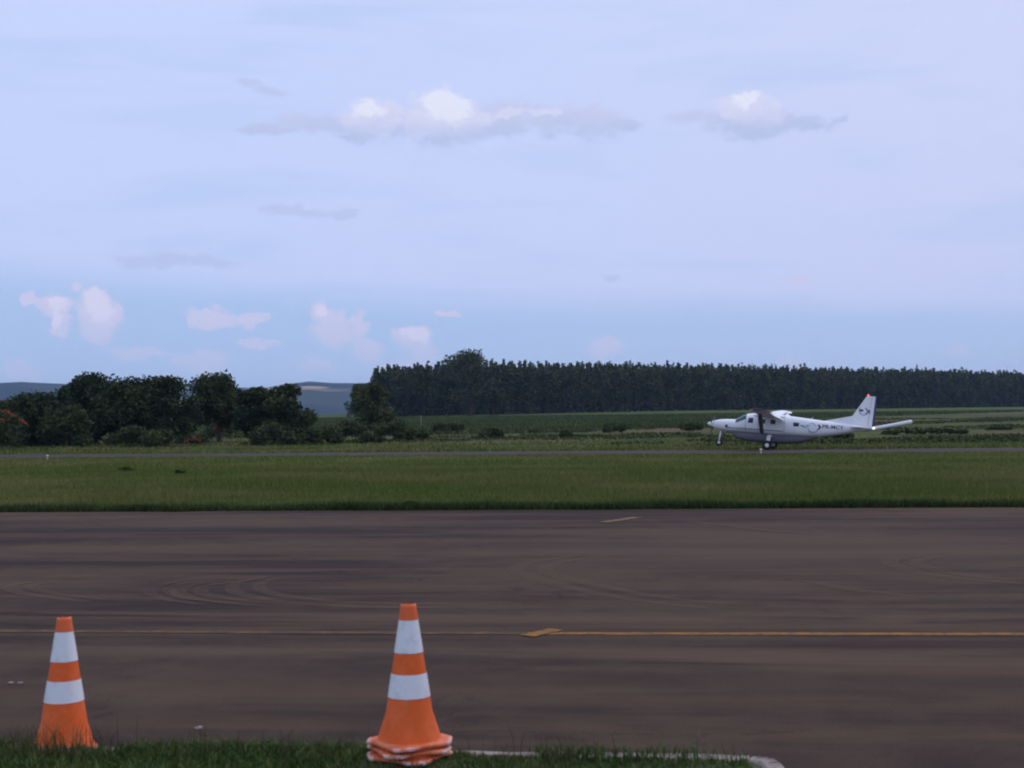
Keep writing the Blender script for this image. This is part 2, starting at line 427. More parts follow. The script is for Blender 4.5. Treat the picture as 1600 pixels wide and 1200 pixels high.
# haze box
bm = bmesh.new(); bmesh.ops.create_cube(bm, size=1)
for v in bm.verts: v.co = Vector((v.co.x * 17400, v.co.y * 17400, -1.1 if v.co.z < 0 else 340))
hz = tag(link('haze', from_bm('haze', bm)), kind='stuff')
hm = bpy.data.materials.new('haze'); hm.use_nodes = True; q = NT(hm.node_tree); q.n.clear()
pv = q.node('ShaderNodeVolumePrincipled'); pv.inputs['Color'].default_value = (.43, .62, 1.0, 1); pv.inputs['Density'].default_value = 0.000076
ho = q.node('ShaderNodeOutputMaterial'); q.l.new(pv.outputs[0], ho.inputs['Volume'])
hz.data.materials.append(hm)

# ------------------------------------------------------------------ apron, runway, markings
A0, A1 = ground(0, 800), ground(1600, 792)            # far edge of the apron
ad = (A1 - A0).normalized(); an = Vector((-ad.y, ad.x, 0))
def strip(name, m, p, d, l0, l1, n, w0, w1, zz, parent=None, step=None):
    """sheet along direction d from l0 to l1, across n from w0 to w1"""
    k = 1 if step is None else max(1, int((l1 - l0) / step))
    V = []; Fc = []
    for i in range(k + 1):
        a = p + d * (l0 + (l1 - l0) * i / k)
        for w in (w0, w1): V.append((a.x + n.x * w, a.y + n.y * w, zz))
    for i in range(k): Fc.append((2 * i, 2 * i + 2, 2 * i + 3, 2 * i + 1))
    return link(name, mesh_py(name, V, Fc), m, parent)
# apron with a slightly ragged far edge
V = []; Fc = []; k = 260
for i in range(k + 1):
    a = A0 + ad * (-60 + 145 * i / k)
    e = a + an * (.16 * math.sin(i * .37) + .10 * math.sin(i * 1.13 + 1) + random.uniform(-.10, .10))
    b = a - an * 70
    V += [(b.x, b.y, 0), (e.x, e.y, 0)]
for i in range(k): Fc.append((2 * i, 2 * i + 2, 2 * i + 3, 2 * i + 1))
apron = tag(link('apron', mesh_py('apron', V, Fc), M['asphalt']), kind='structure')
# raised edge under the grass so the apron is set into the field
R0, R1 = ground(0, 713), ground(1600, 703)
rd = (R1 - R0).normalized(); rn = Vector((-rd.y, rd.x, 0)); RL = (R1 - R0).length
runway = tag(strip('runway', M['runway'], R0, rd, -500, RL + 700, rn, -8.5, 8.5, .012), kind='structure')
# yellow guide line
Y0, Ym, Y1 = ground(0, 986.5), ground(800, 990), ground(1600, 991.5)
def band(name, m, p, q_, w, zz, e0=0, e1=0, parent=apron, n=40):
    d = (q_ - p).normalized(); nn = Vector((-d.y, d.x, 0)); L = (q_ - p).length
    V = []; Fc = []
    for i in range(n + 1):
        a = p + d * (-e0 + (L + e0 + e1) * i / n)
        j0, j1 = random.uniform(-.006, .006), random.uniform(-.006, .006)
        V += [(a.x + nn.x * (w / 2 + j0), a.y + nn.y * (w / 2 + j0), zz), (a.x - nn.x * (w / 2 + j1), a.y - nn.y * (w / 2 + j1), zz)]
    for i in range(n): Fc.append((2 * i, 2 * i + 1, 2 * i + 3, 2 * i + 2))
    return link(name, mesh_py(name, V, Fc), m, parent)
Yj = Y0 + (Ym - Y0) * 1.03
band('guide_line', M['yellow_faint'], Y0, Yj, .13, .004, e0=25)
band('guide_line', M['yellow'], Yj, Y1, .12, .004, e1=25)
band('guide_dash', M['yellow'], ground(824, 995), ground(868, 984.5), .15, .008, n=6)
band('guide_dash', M['yellow_far'], ground(944, 816.5), ground(996, 808.5), .21, .008, n=6)
band('runway_edge_line', M['yellow_faint'], R0 + rn * 7.9, R1 + rn * 7.9, .15, .016, 300, 500, runway, 10)

def ribbon(pts, w, zz=.006, gap=None):
    P3 = [ground(*p) for p in pts]
    # Catmull-Rom
    out = []
    for i in range(len(P3) - 1):
        p0, p1, p2, p3 = P3[max(i - 1, 0)], P3[i], P3[i + 1], P3[min(i + 2, len(P3) - 1)]
        for s in range(8):
            t = s / 8
            out.append(.5 * ((2 * p1) + (p2 - p0) * t + (2 * p0 - 5 * p1 + 4 * p2 - p3) * t * t + (3 * p1 - p0 - 3 * p2 + p3) * t ** 3))
    out.append(P3[-1])
    for off in ([0] if gap is None else [-gap / 2, gap / 2]):
        V = []; Fc = []
        for i, p in enumerate(out):
            d = (out[min(i + 1, len(out) - 1)] - out[max(i - 1, 0)]); d.z = 0; d.normalize()
            nn = Vector((-d.y, d.x, 0)); ww = w * (.35 + .65 * math.sin(math.pi * min(1, max(.05, i / (len(out) - 1)))))
            for s in (ww / 2, -ww / 2):
                b = p + nn * (off + s); V.append((b.x, b.y, zz + .0006 * ribbon.k))
        for i in range(len(out) - 1): Fc.append((2 * i, 2 * i + 1, 2 * i + 3, 2 * i + 2))
        link('tyre_mark', mesh_py('tyre_mark', V, Fc), M['skid'], apron)
    ribbon.k += 1
ribbon.k = 0
ribbon([(1120, 948), (1010, 936), (930, 921), (865, 906), (832, 896), (829, 889), (845, 881), (900, 872), (960, 866)], .22, gap=.34)
ribbon([(1640, 912), (1540, 906), (1460, 896), (1418, 884), (1412, 878), (1440, 871), (1500, 866)], .22, gap=.30)
ribbon([(1240, 905), (1330, 922), (1420, 932)], .2)
ribbon([(700, 948), (560, 946), (450, 938), (392, 926), (385, 917), (400, 908), (450, 900)], .16, gap=.28)
ribbon([(420, 946), (340, 938), (300, 930), (300, 920), (330, 912), (400, 905)], .16, gap=.22)
ribbon([(330, 944), (270, 936), (250, 926), (258, 917), (300, 908), (370, 900)], .14, gap=.2)
ribbon([(150, 940), (70, 930), (35, 922), (40, 914), (90, 908)], .15, gap=.22)
ribbon([(60, 818), (120, 815), (150, 821), (120, 828)], .25)
ribbon([(1080, 816), (1120, 820), (1180, 828), (1290, 836)], .22)

# ------------------------------------------------------------------ grass
def leaf_quads(P, size, r, up_bias=.3, asp=1.0):
    n = len(P)
    nrm = r.normal(0, 1, (n, 3)); nrm[:, 2] += up_bias; nrm /= np.linalg.norm(nrm, axis=1)[:, None]
    u = np.cross(nrm, r.normal(0, 1, (n, 3))); u /= np.linalg.norm(u, axis=1)[:, None]
    v = np.cross(nrm, u)
    s = (size * r.uniform(.6, 1.35, n))[:, None]
    u = u * s * .5; v = v * s * .5 * asp
    bend = nrm * s * .18
    V = np.stack([P - u, P + v * .8 + bend, P + u, P - v * .8 + bend], 1).reshape(-1, 3)
    return V
def quads_mesh(name, V, m):
    n = len(V) // 4
    me = mesh_np(name, V, np.full(n, 4), np.arange(4 * n)); me.materials.append(m); return me
def blades(name, XY, Z, hgt, wid, m, lean=.35, bent=False, seed=1):
    r = np.random.default_rng(seed); n = len(XY)
    th = r.uniform(0, 2 * np.pi, n); ph = r.uniform(0, 2 * np.pi, n)
    hgt = hgt * r.uniform(.55, 1.15, n); wid = wid * r.uniform(.6, 1.3, n)
    L = np.abs(r.normal(0, lean, n)) * hgt
    base = np.column_stack([XY, Z])
    side = np.column_stack([np.cos(th) * wid / 2, np.sin(th) * wid / 2, np.zeros(n)])
    ld = np.column_stack([np.cos(ph) * L, np.sin(ph) * L, np.zeros(n)])
    up = np.column_stack([np.zeros(n), np.zeros(n), hgt])
    if not bent:
        V = np.stack([base - side, base + side, base + ld + up], 1).reshape(-1, 3)
        return link(name, mesh_np(name, V, np.full(n, 3), np.arange(3 * n)), m)
    mid = base + ld * .3 + up * .6
    V = np.stack([base - side, base + side, mid + side * .7, mid - side * .7, base + ld * 1.1 + up * .95], 1).reshape(-1, 3)
    o = np.arange(n)[:, None] * 5
    loops = np.hstack([o + np.array([[0, 1, 2, 3]]), o + np.array([[3, 2, 4]])]).ravel()
    return link(name, mesh_np(name, V, np.tile([4, 3], n), loops), m)
def npn(xy, f, seed):      # cheap smooth noise for clumping
    r = np.random.default_rng(seed); s = np.zeros(len(xy))
    for _ in range(6):
        k = r.normal(0, f, 2); s += np.sin(xy @ k + r.uniform(0, 6.28))
    return s / 6
A0n = np.array([A0.x, A0.y]); adn = np.array([ad.x, ad.y]); ann = np.array([an.x, an.y])
R0n = np.array([R0.x, R0.y]); rnn = np.array([rn.x, rn.y])
# field between apron and runway
n = 420000
t = rng.random(n); Yd = 24 / (1 - t * (1 - 24 / 120))
XY = np.column_stack([rng.uniform(-.52, .52, n) * Yd + rng.uniform(-6, 6, n), Yd])
da = (XY - A0n) @ ann; dr = (XY - R0n) @ rnn
keep = (da > .02) & (dr < -8.55)
XY = XY[keep]; Yd = Yd[keep]; da = da[keep]
cl = npn(XY, .35, 3) + .7 * npn(XY, 1.4, 4)
hg = .15 + .09 * cl + .16 * np.exp(-(((XY[:, 0] + 10.5) / 3.2) ** 2 + ((Yd - 33) / 3.5) ** 2)) + .06 * np.clip(npn(XY, .12, 5) * 2, -.5, 1)
hg = np.clip(hg, .06, .6)
o = blades('field_grass', XY, np.full(len(XY), -.02), hg, .012 + Yd * .00055, M['grass'], .45, seed=5)
tag(o, kind='stuff')
# fringe weeds along the apron, coloured dark to paint in the grass edge's shade
n = 60000
u = rng.uniform(-14, 42, n); w = np.abs(rng.normal(0, .45, n)) - .10
XY = A0n + np.outer(u, adn) + np.outer(w, ann)
hg = np.clip(.17 + .06 * npn(XY, 1.2, 8) + .04 * npn(XY, 5, 9), .06, .45)
tag(blades('shaded_verge_weeds', XY, np.full(n, -.02), hg, .028, M['grass_edge'], .7, seed=6), kind='stuff')
# pale seeding grass along the far side of the runway
n = 26000
u = rng.uniform(-130, 230, n); w = 9 + np.abs(rng.normal(0, 9, n))
XY = R0n + np.outer(u, np.array([rd.x, rd.y])) + np.outer(w, rnn)
hg = np.clip(.22 + .16 * npn(XY, .3, 11), .08, .7)
tag(blades('seeding_grass', XY, terrain(XY[:, 0], XY[:, 1]), hg, .11, M['grass_pale'], .5, seed=7), kind='stuff')
n = 60000
u = rng.uniform(-130, 230, n); w = 8.6 + np.abs(rng.normal(0, 26, n))
XY = R0n + np.outer(u, np.array([rd.x, rd.y])) + np.outer(w, rnn)
tag(blades('pasture_grass', XY, terrain(XY[:, 0], XY[:, 1]), np.clip(.3 + .2 * npn(XY, .15, 12), .1, .8), .16, M['grass'], .5, seed=8), kind='stuff')
# low scrub and weeds breaking up the pasture
n = 150000
Yd = rng.uniform(125, 330, n); XY = np.column_stack([rng.uniform(-.5, .52, n) * Yd, Yd])
m_ = npn(XY * np.array([.5, 1.0]), .16, 31) + .6 * npn(XY * np.array([.6, 1.0]), .5, 32)
lim = 205 + np.maximum(0, (XY[:, 0] / XY[:, 1] - .05) * 830)
k = (m_ > .16) & (XY[:, 1] < lim) & ((XY - R0n) @ rnn > 16)
XY = XY[k]; hh = np.clip(.22 + .55 * (m_[k] - .16), .12, .8)
r_ = np.random.default_rng(33)
zz = terrain(XY[:, 0], XY[:, 1]) + hh * r_.random(len(XY))
o = link('scrub', quads_mesh('scrub', leaf_quads(np.column_stack([XY, zz]), np.full(len(XY), .36), r_, .6), M['scrub']))
tag(o, kind='stuff')
# crop in the far field
n = 70000
Yd = rng.uniform(205, 540, n); XY = np.column_stack([rng.uniform(-.3, .52, n) * Yd, Yd])
XY[:, 1] = np.round(XY[:, 1] / 2.2) * 2.2 + rng.normal(0, .25, n)
XY = XY[XY[:, 1] > 200 + np.maximum(0, (XY[:, 0] / XY[:, 1] - .05) * 830)]
tag(blades('crop', XY, terrain(XY[:, 0], XY[:, 1]), .7, .75, M['crop'], .5, seed=9), kind='stuff')

# ------------------------------------------------------------------ lawn island with its kerb
KZ = .07; LZ = .055
K0, K1 = ground(0, 1166, KZ), ground(1190, 1182, KZ)
kd = (K1 - K0).normalized(); kn = Vector((-kd.y, kd.x, 0))         # kn points away from the camera
# outline of the island: along the kerb, a rounded corner, then back past the camera
path = [K0 - kd * 14]
path.append(K1 - kd * .10)
for i in range(1, 6):
    a = R(18 * i); path.append(K1 - kd * .10 - kn * .14 + kd * .14 * math.sin(a) + kn * .14 * math.cos(a))
end = path[-1] - kn * 9 + kd * .5
path.append(end)
poly = [(p.x, p.y, LZ) for p in path] + [((K0 - kd * 14 - kn * 9).x, (K0 - kd * 14 - kn * 9).y, LZ)]
lawn = tag(link('lawn', mesh_py('lawn', poly, [tuple(range(len(poly)))]), M['soil']), kind='structure')
kerb = tag(empty('kerb', (0, 0, 0)), 'low pale concrete kerb between lawn and asphalt apron', 'kerb', kind='structure')
def kerb_block(p, q_, w=.10, cut=.012):
    d = (q_ - p).normalized(); nn = Vector((-d.y, d.x, 0))
    a, b = p + d * .004, q_ - d * .004
    bm = bmesh.new(); prof = [(-w / 2, -.03), (-w / 2, KZ - cut), (-w / 2 + cut, KZ), (w / 2 - cut, KZ), (w / 2, KZ - cut), (w / 2, -.03)]
    ks = 5; rings = []
    for i in range(ks + 1):
        c = a + (b - a) * i / ks
        rings.append([bm.verts.new((c.x + nn.x * u, c.y + nn.y * u, v + (random.uniform(-.008, .003) if v > 0 else 0))) for u, v in prof])
    for r0, r1 in zip(rings, rings[1:]):
        for j in range(5): bm.faces.new((r0[j], r0[j + 1], r1[j + 1], r1[j]))
    bm.faces.new(rings[0][::-1]); bm.faces.new(rings[-1])
    link('kerb_stone', from_bm('kerb_stone', bm), M['concrete'], kerb)
Lk = (path[1] - path[0]).length; nb = 16
for i in range(nb): kerb_block(path[0] + kd * (Lk * i / nb), path[0] + kd * (Lk * (i + 1) / nb))
for a, b in zip(path[1:-2], path[2:-1]): kerb_block(a, b)
Le = (path[-1] - path[-2]).length; dd = (path[-1] - path[-2]).normalized()
for i in range(9): kerb_block(path[-2] + dd * (Le * i / 9), path[-2] + dd * (Le * (i + 1) / 9))

# the cone stack stands on a low hump of turf
HX, HY = at(640, 1181, 6.0).x, 6.0
def hump(x_, y_): return .072 * np.exp(-((np.hypot(np.asarray(x_) - HX, np.asarray(y_) - HY) / .27) ** 4))
hr = np.linspace(0, .5, 12); V = [(HX, HY, LZ + .072)]; Fc = []
for r_ in hr[1:]:
    for k in range(36):
        a = 2 * math.pi * k / 36; x_, y_ = HX + r_ * math.cos(a), HY + r_ * math.sin(a) * (.8 if math.sin(a) > 0 else 1)
        y_ = min(y_, 6.16); V.append((x_, y_, LZ + .001 + float(hump(x_, y_)) * (1 if y_ < 6.15 else 0)))
for k in range(36): Fc.append((0, 1 + k, 1 + (k + 1) % 36))
for i in range(10):
    for k in range(36):
        a, b = 1 + i * 36 + k, 1 + i * 36 + (k + 1) % 36; Fc.append((a, a + 36, b + 36, b))
tag(link('turf_hump', mesh_py('turf_hump', V, Fc, True), M['soil']), kind='structure')
K0n = np.array([K0.x, K0.y]); kdn = np.array([kd.x, kd.y]); knn = np.array([kn.x, kn.y])
LKERB = (K1 - K0).length
def lawn_pts(n, wmin, wmax, powr=1.0):
    u = rng.uniform(-3.0, LKERB - .06, n); w = wmin + (wmax - wmin) * rng.random(n) ** powr
    return K0n + np.outer(u, kdn) - np.outer(w, knn), u, w
XY, u, w = lawn_pts(52000, .045, 1.7, 1.3)
fadeR = np.clip((LKERB + .05 - u) / 1.6, .42, 1)
hg = np.clip(.060 + .022 * npn(XY, 4, 21) + .015 * npn(XY, 13, 22), .025, .15) * fadeR
nearc = np.hypot(XY[:, 0] - HX, XY[:, 1] - HY) < .25
hg = np.where(nearc, np.minimum(hg, .035), hg)
tag(blades('lawn_grass', XY, LZ + hump(XY[:, 0], XY[:, 1]), hg, .0075, M['grass_near'], .55, True, 21), kind='stuff')
XY, u, w = lawn_pts(900, .02, .9)
k = (npn(XY, 3, 25) > -.05) & (rng.random(len(XY)) < np.clip((LKERB + .6 - u) / 3.5, .1, 1)); XY = XY[k]
for cx_, cy_, nn_ in [(HX, 5.72, 70), (at(95, 1180, 6.3).x, 6.28, 110), (at(60, 1180, 6.3).x, 6.25, 60), (at(330, 1180, 6.2).x, 6.2, 70), (at(470, 1180, 6.1).x, 6.15, 50), (at(880, 1180, 6.0).x, 6.05, 60)]:
    XY = np.vstack([XY, np.column_stack([rng.normal(cx_, .11, nn_), rng.normal(cy_, .06, nn_)])])
tag(blades('lawn_stalks', XY, np.full(len(XY), LZ), .19, .0045, M['stalk'], .5, True, 23), kind='stuff')
XY, u, w = lawn_pts(7000, -.04, .10)
k = (npn(XY, 5, 28) > -.28) & (rng.random(len(XY)) < np.clip((LKERB - u) / 1.2, .12, 1)); XY = XY[k]
tag(blades('kerb_grass', XY, np.full(len(XY), LZ), .075, .007, M['grass_near'], .7, True, 24), kind='stuff')

# ------------------------------------------------------------------ traffic cones
def cone_r(zz, H):               # outer radius of the sleeve at height zz above the base plate underside
    d = H - zz
    return float(np.interp(zz, [.02, .04], [.024, 0])) + .033 + .094 * max(0, d - .01) / .613
def cone_part(name, z0, z1, out, m, parent, H, n=40, top=False):
    prof = [(cone_r(zz, H) + out, zz) for zz in np.linspace(z0, z1, 6)]
    if top: prof += [(cone_r(z1, H) - .004, z1 + .004), (.020, z1 + .004), (.020, z1 - .05)]
    return link(name, lathe(name, prof, n, cap=False), m, parent)
def base_plate(m, parent, half=.166, cut=.055, wav=.004, seed=0):
    r = random.Random(seed); ring = []
    for k in range(64):
        a = 2 * math.pi * k / 64; ca, sa = math.cos(a), math.sin(a)
        d = min(half / max(abs(ca), 1e-6), half / max(abs(sa), 1e-6))
        d = min(d, (2 * half - cut) / (abs(ca) + abs(sa)))
        ring.append((d, a))
    def rg(f, zz, wv): return [Vector((d * f * math.cos(a), d * f * math.sin(a), zz + wv * math.sin(a * 4 + seed) * wav)) for d, a in ring]
    inner = lambda rr, zz: [Vector((rr * math.cos(a), rr * math.sin(a), zz)) for d, a in ring]
    rings = [inner(.10, .004), rg(.97, 0, 1), rg(1, .004, 1), rg(1, .012, 1), rg(.98, .016, 1), inner(.150, .020), inner(.132, .04)]
    return link('base_plate', loft(rings, name='base_plate', smooth=False), m, parent)
def make_cone(loc, rz, tilt=(0, 0), label='', full=True, group=None, pale=False, seed=0, H=.64):
    t = tag(empty('traffic_cone', loc, (R(tilt[0]), R(tilt[1]), R(rz))), label, 'traffic cone', group)
    base_plate(M['orange_pale'] if pale else M['orange'], t, seed=seed)
    cone_part('body', .022, H - .004, 0, M['orange_body'], t, H, top=True)
    if full:
        for z0, z1 in BANDS: cone_part('reflective_band', H - z0, H - z1, .0022, M['white_band'], t, H)
        cone_part('tip_collar', H - .072, H - .004, .003, M['orange'], t, H, top=True)
    return t
# distances of the bands below the tip
BANDS = [(.425, .318), (.222, .074)]
gp = 'orange and white traffic cones by the lawn'
sp = at(640, 1181, 6.0); sx, sy = sp.x, 6.0
make_cone((sx + .001, sy + .001, .130), 58, (0, 0), 'bottom cone of the stack of three, nearly hidden under the others', False, gp, True, 1)
make_cone((sx - .001, sy, .160), 28, (0, 0), 'middle cone of the stack of three, only its base plate rim showing', False, gp, True, 2)
make_cone((sx, sy, .190), 43, (0, 0), 'top cone of the stack of three, with two white bands showing', True, gp, True, 3)
lp = at(100, 1175, 6.62)
make_cone((lp.x, 6.62, 0.0), 20, (0, 0), 'orange cone with white bands standing alone on the asphalt', True, gp, False, 4, H=.70)

# pale chips lying on the asphalt
for (px, py, s, lb) in [(311, 1139, .030, 'pale stone chip on the asphalt between the two cone groups'), (17, 1068, .026, 'pale stone chip left of the lone cone, farther left of a close pair'),
                        (32, 1068, .024, 'pale stone chip left of the lone cone, nearer the cone of a close pair')]:
    p = ground(px, py); s *= .62; bm = bmesh.new(); bmesh.ops.create_icosphere(bm, subdivisions=2, radius=1)
    for v in bm.verts:
        k = 1 + random.uniform(-.18, .18); v.co = Vector((v.co.x * s * k * 1.3, v.co.y * s * k, (v.co.z * .45 + .35) * s * k))
    o = tag(link('stone', from_bm('stone', bm), M['stone']), lb, 'stone', 'stone chips on the apron'); o.location = p

# ------------------------------------------------------------------ foliage
def crown_points(r, lobes, n):
    """lobes (k,4): centre + radius (rx=ry=rad, rz=.8 rad)"""
    wts = lobes[:, 3] ** 2; idx = r.choice(len(lobes), n, p=wts / wts.sum())
    d = r.normal(0, 1, (n, 3)); d /= np.linalg.norm(d, axis=1)[:, None]
    rr = r.random(n) ** .38 * (1 + .10 * r.normal(0, 1, n))
    return lobes[idx, :3] + d * (lobes[idx, 3] * rr)[:, None] * np.array([1, 1, .78])
def tree_mesh(h, w, seed, leaf=.34, n=5200, low=.12, shape='round', m='leaf_dark', mb='bark'):
    r = np.random.default_rng(seed); L = []
    k = 26
    for i in range(k):
        a = r.uniform(0, 6.283); f = r.uniform(low, .95)
        prof = {'round': math.sin(math.pi * min(1, (f * .80 + .22))) ** .55, 'dome': math.sqrt(max(0.03, 1 - f ** 2.4)), 'tall': .75 * math.sin(math.pi * (f * .8 + .15)) ** .5,
                'vase': .35 + .75 * f if f < .75 else .95 - (f - .75) * 1.8}[shape]
        rad_ = w / 2 * prof * math.sqrt(r.random()) * .80
        lr = w * r.uniform(.13, .22)
        L.append((math.cos(a) * rad_, math.sin(a) * rad_, min(f * h, h - lr * .78), lr))
    L.append((0, 0, h * .55, w * .30)); L.append((0, 0, h - w * .16, w * .20))
    L = np.array(L)
    P = crown_points(r, L, n); P = P[P[:, 2] > .15]
    crown = quads_mesh('crown', leaf_quads(P, np.full(len(P), leaf), r, .5), M[m])
    # trunk with limbs
    tr = max(.12, h * .028); bm = bmesh.new(); meshes = []
    top = h * .62
    parts = [([(0, 0, -.3), (.05 * h * .1, 0, h * .15), (.02 * h, .01 * h, h * .35), (0, 0, top)], [tr * 1.5, tr, tr * .8, tr * .35])]
    for i in range(7):
        e = L[r.integers(0, k)]; zs = r.uniform(.12, .4) * h
        parts.append(([(0, 0, zs), (e[0] * .45, e[1] * .45, zs + (e[2] - zs) * .55), (e[0], e[1], e[2])], [tr * .55, tr * .38, tr * .12]))
    V = []; Fc = []
    for pts, rd_ in parts:
        rings = tube_rings(pts, rd_, 7); o = len(V)
        for rg in rings: V += [tuple(p) for p in rg]
        for i in range(len(rings) - 1):
            for j in range(7): Fc.append((o + i * 7 + j, o + i * 7 + (j + 1) % 7, o + (i + 1) * 7 + (j + 1) % 7, o + (i + 1) * 7 + j))
    tm = mesh_py('trunk', V, Fc, True); tm.materials.append(M[mb])
    return tm, crown
def tree(px, top, base, w_px, Y, label, seed, cat='tree', name='broadleaf_tree', **kw):
    """placed so that it spans the photo's rows top..base at distance Y"""
    p = at(px, base, Y); gz = gh(p.x, Y); h = at(px, top, Y).z - gz; w = w_px / F * Y
    tm, cr = tree_mesh(h, w, seed, **kw)
    t = tag(empty(name, (p.x, Y, gz)), label, cat, kw.get('grp'))
    link('trunk', tm, None, t); link('crown', cr, None, t)
    return t, h, w
def bush_mesh(w, h, seed, leaf=.3, n=1400, m='leaf_bush', d=None):
    r = np.random.default_rng(seed); d = d or w * .6; L = []
    nl = int(max(8, min(90, 7 * w / max(h, .4))))
    for i in range(nl):
        a, b = r.uniform(-.46, .46), r.uniform(-.4, .4); lr = h * r.uniform(.26, .46)
        zz = h * (1 - (2 * abs(a)) ** 2 * .55) * r.uniform(.35, .78)
        L.append((a * w, b * d, min(zz, h - lr * .7), lr))
    P = crown_points(r, np.array(L), n); P = P[P[:, 2] > -.05]
    return quads_mesh('foliage', leaf_quads(P, np.full(len(P), leaf), r, .5), M[m])
def bush(px, top, w_px, Y, label, seed, name='shrub', cat='shrub', n=1400, leaf=.3, m='leaf_bush', h=None):
    p = at(px, 690, Y); gz = gh(p.x, Y); hh = h or 1.28 * max(.3, at(px, top, Y).z - gz); w = w_px / F * Y
    o = tag(link(name, bush_mesh(w, hh, seed, leaf, n, m)), label, cat); o.location = (p.x, Y, gz); o.rotation_euler = (0, 0, 0)
    return o, hh, w

gl = 'dark trees beyond the left end of the runway'
TREES = [  # px, top, base, width px, Y, label, seed, shape, material
    (108, 600, 698, 80, 170, 'dark tree whose top makes a step down left of the tallest clump', 30, 'round', 'leaf_dark', .08),
    (60, 612, 698, 120, 158, 'low rounded dark tree standing just right of the orange flowering tree', 31, 'round', 'leaf_dark', .10),
    (150, 584, 698, 120, 165, 'broad dark tree with a flat crown, left half of the tallest clump', 32, 'round', 'leaf_dark', .08),
    (205, 588, 698, 110, 160, 'dark tree filling the middle of the tallest clump', 33, 'round', 'leaf_dark', .06),
    (262, 586, 698, 96, 164, 'dark tree with a pointed top at the right side of the tallest clump', 34, 'round', 'leaf_dark', .08),
    (342, 583, 694, 98, 172, 'tall spreading tree with a gap of light under its crown', 35, 'vase', 'leaf_mid', .28),
    (400, 606, 696, 74, 168, 'lower rounded tree between the spreading tree and the lopsided tree', 36, 'round', 'leaf_dark', .10),
    (448, 599, 697, 74, 166, 'lopsided tree at the right end of the dark clump', 37, 'round', 'leaf_mid', .10),
    (105, 634, 699, 76, 150, 'bushy young tree standing in front of the tallest clump', 38, 'round', 'leaf_bush', .08),
    (10, 625, 698, 80, 165, 'dark tree cut by the left edge behind the orange blossom', 39, 'round', 'leaf_dark', .08),
]
for px, top, base, wp, Yt, lb, sd_, shp, mm, low in TREES:
    t, h, w = tree(px, top, base, wp * 1.15, Yt, lb, sd_, shape=shp, m=mm, low=low, n=7000, leaf=.44); t['group'] = gl
# flowering tree at the left edge
t, h, w = tree(-4, 641, 699, 96, 148, 'orange flowering low spreading tree at the left edge', 41, name='flowering_tree', shape='dome', m='leaf_bush', n=4200, leaf=.32)
def arc_flowers(t, pts, Y, n, spread, seed):
    r = np.random.default_rng(seed); P = []
    b = t.location
    for i in range(n):
        s = r.random() * (len(pts) - 1); k = int(s); f = s - k
        px = pts[k][0] * (1 - f) + pts[k + 1][0] * f; py = pts[k][1] * (1 - f) + pts[k + 1][1] * f
        q_ = at(px, py, Y + r.normal(0, 1.0)); P.append((q_.x - b.x + r.normal(0, spread), q_.y - b.y, q_.z - b.z + r.normal(0, spread * .7)))
    P = np.array(P)
    link('blossom', quads_mesh('blossom', leaf_quads(P, np.full(len(P), .22), r, .6), M['flower']), None, t)
arc_flowers(t, [(-20, 640), (10, 642), (28, 652), (44, 664)], 146.0, 130, .10, 51)
arc_flowers(t, [(-10, 655), (12, 656)], 145.5, 50, .10, 52)
o, h, w = bush(302, 680, 56, 152, 'shrub with dull red blossom under the spreading tree', 42, 'flowering_shrub', n=1000)
o2 = empty('flowering_shrub', o.location); tag(o2, o['label'], 'shrub'); del o['label']; del o['category']; o.name = 'foliage'; o.location = (0, 0, 0); o.parent = o2
o2.name = 'flowering_shrub'
arc_flowers(o2, [(288, 690), (300, 685), (314, 688)], 150.5, 90, .16, 53)
o, h, w = bush(340, 664, 40, 185, 'shrub with faint pink blossom seen through the gap between trees', 43, n=700)
o3 = empty('flowering_shrub', o.location); tag(o3, o['label'], 'shrub'); del o['label']; del o['category']; o.name = 'foliage'; o.location = (0, 0, 0); o.parent = o3
arc_flowers(o3, [(330, 670), (342, 668), (352, 673)], 183, 60, .18, 54)

# solitary trees in front of the plantation
t, h, w = tree(578, 597, 684, 78, 205, 'slim oval tree standing alone at the left end of the plantation', 44, shape='round', m='leaf_light', n=5200, leaf=.48, low=.16)
t, h, w = tree(735, 545, 648, 106, 575, 'big domed tree rising above the plantation tops', 45, name='domed_tree', shape='dome', m='leaf_light', n=7000, leaf=1.1, low=.2)
t, h, w = tree(700, 592, 652, 52, 575, 'smaller round tree against the plantation left of the domed tree', 46, shape='round', m='leaf_dark', n=2600, leaf=1.0)
t, h, w = tree(770, 592, 650, 50, 572, 'smaller round tree against the plantation right of the domed tree', 47, shape='round', m='leaf_mid', n=2600, leaf=1.0)
gs = 'shrubs scattered along the edge of the pasture'
BUSHES = [
    (498, 672, 60, 150, 'dark shrub at the foot of the lopsided tree'), (545, 664, 70, 158, 'wide shrub left of the foot of the slim oval tree'), (612, 662, 64, 160, 'dense shrub right of the foot of the slim oval tree'),
    (580, 678, 44, 150, 'low shrub at the very foot of the slim oval tree'), (650, 676, 40, 165, 'small pale shrub standing right of the dense shrub'),
    (768, 671, 36, 170, 'compact dark shrub alone in the middle of the pasture'), (885, 676, 22, 168, 'small dark shrub beside the bare soil strip'),
    (700, 664, 60, 215, 'broad low shrub at the near edge of the crop field'), (1300, 676, 62, 150, 'dark shrub behind the belly of the aircraft'),
    (1450, 672, 140, 168, 'long dark hedge like shrub below the tail boom'), (960, 664, 44, 200, 'flat shrub at the crop edge left of the aircraft nose'),
    (1080, 662, 30, 205, 'small shrub just left of the aircraft nose'), (1560, 668, 40, 190, 'small shrub at the right edge of the pasture'),
    (430, 668, 70, 150, 'dark shrub below the gap between the last two trees of the clump'), (210, 672, 110, 146, 'dense dark shrub under the middle of the tallest clump')]
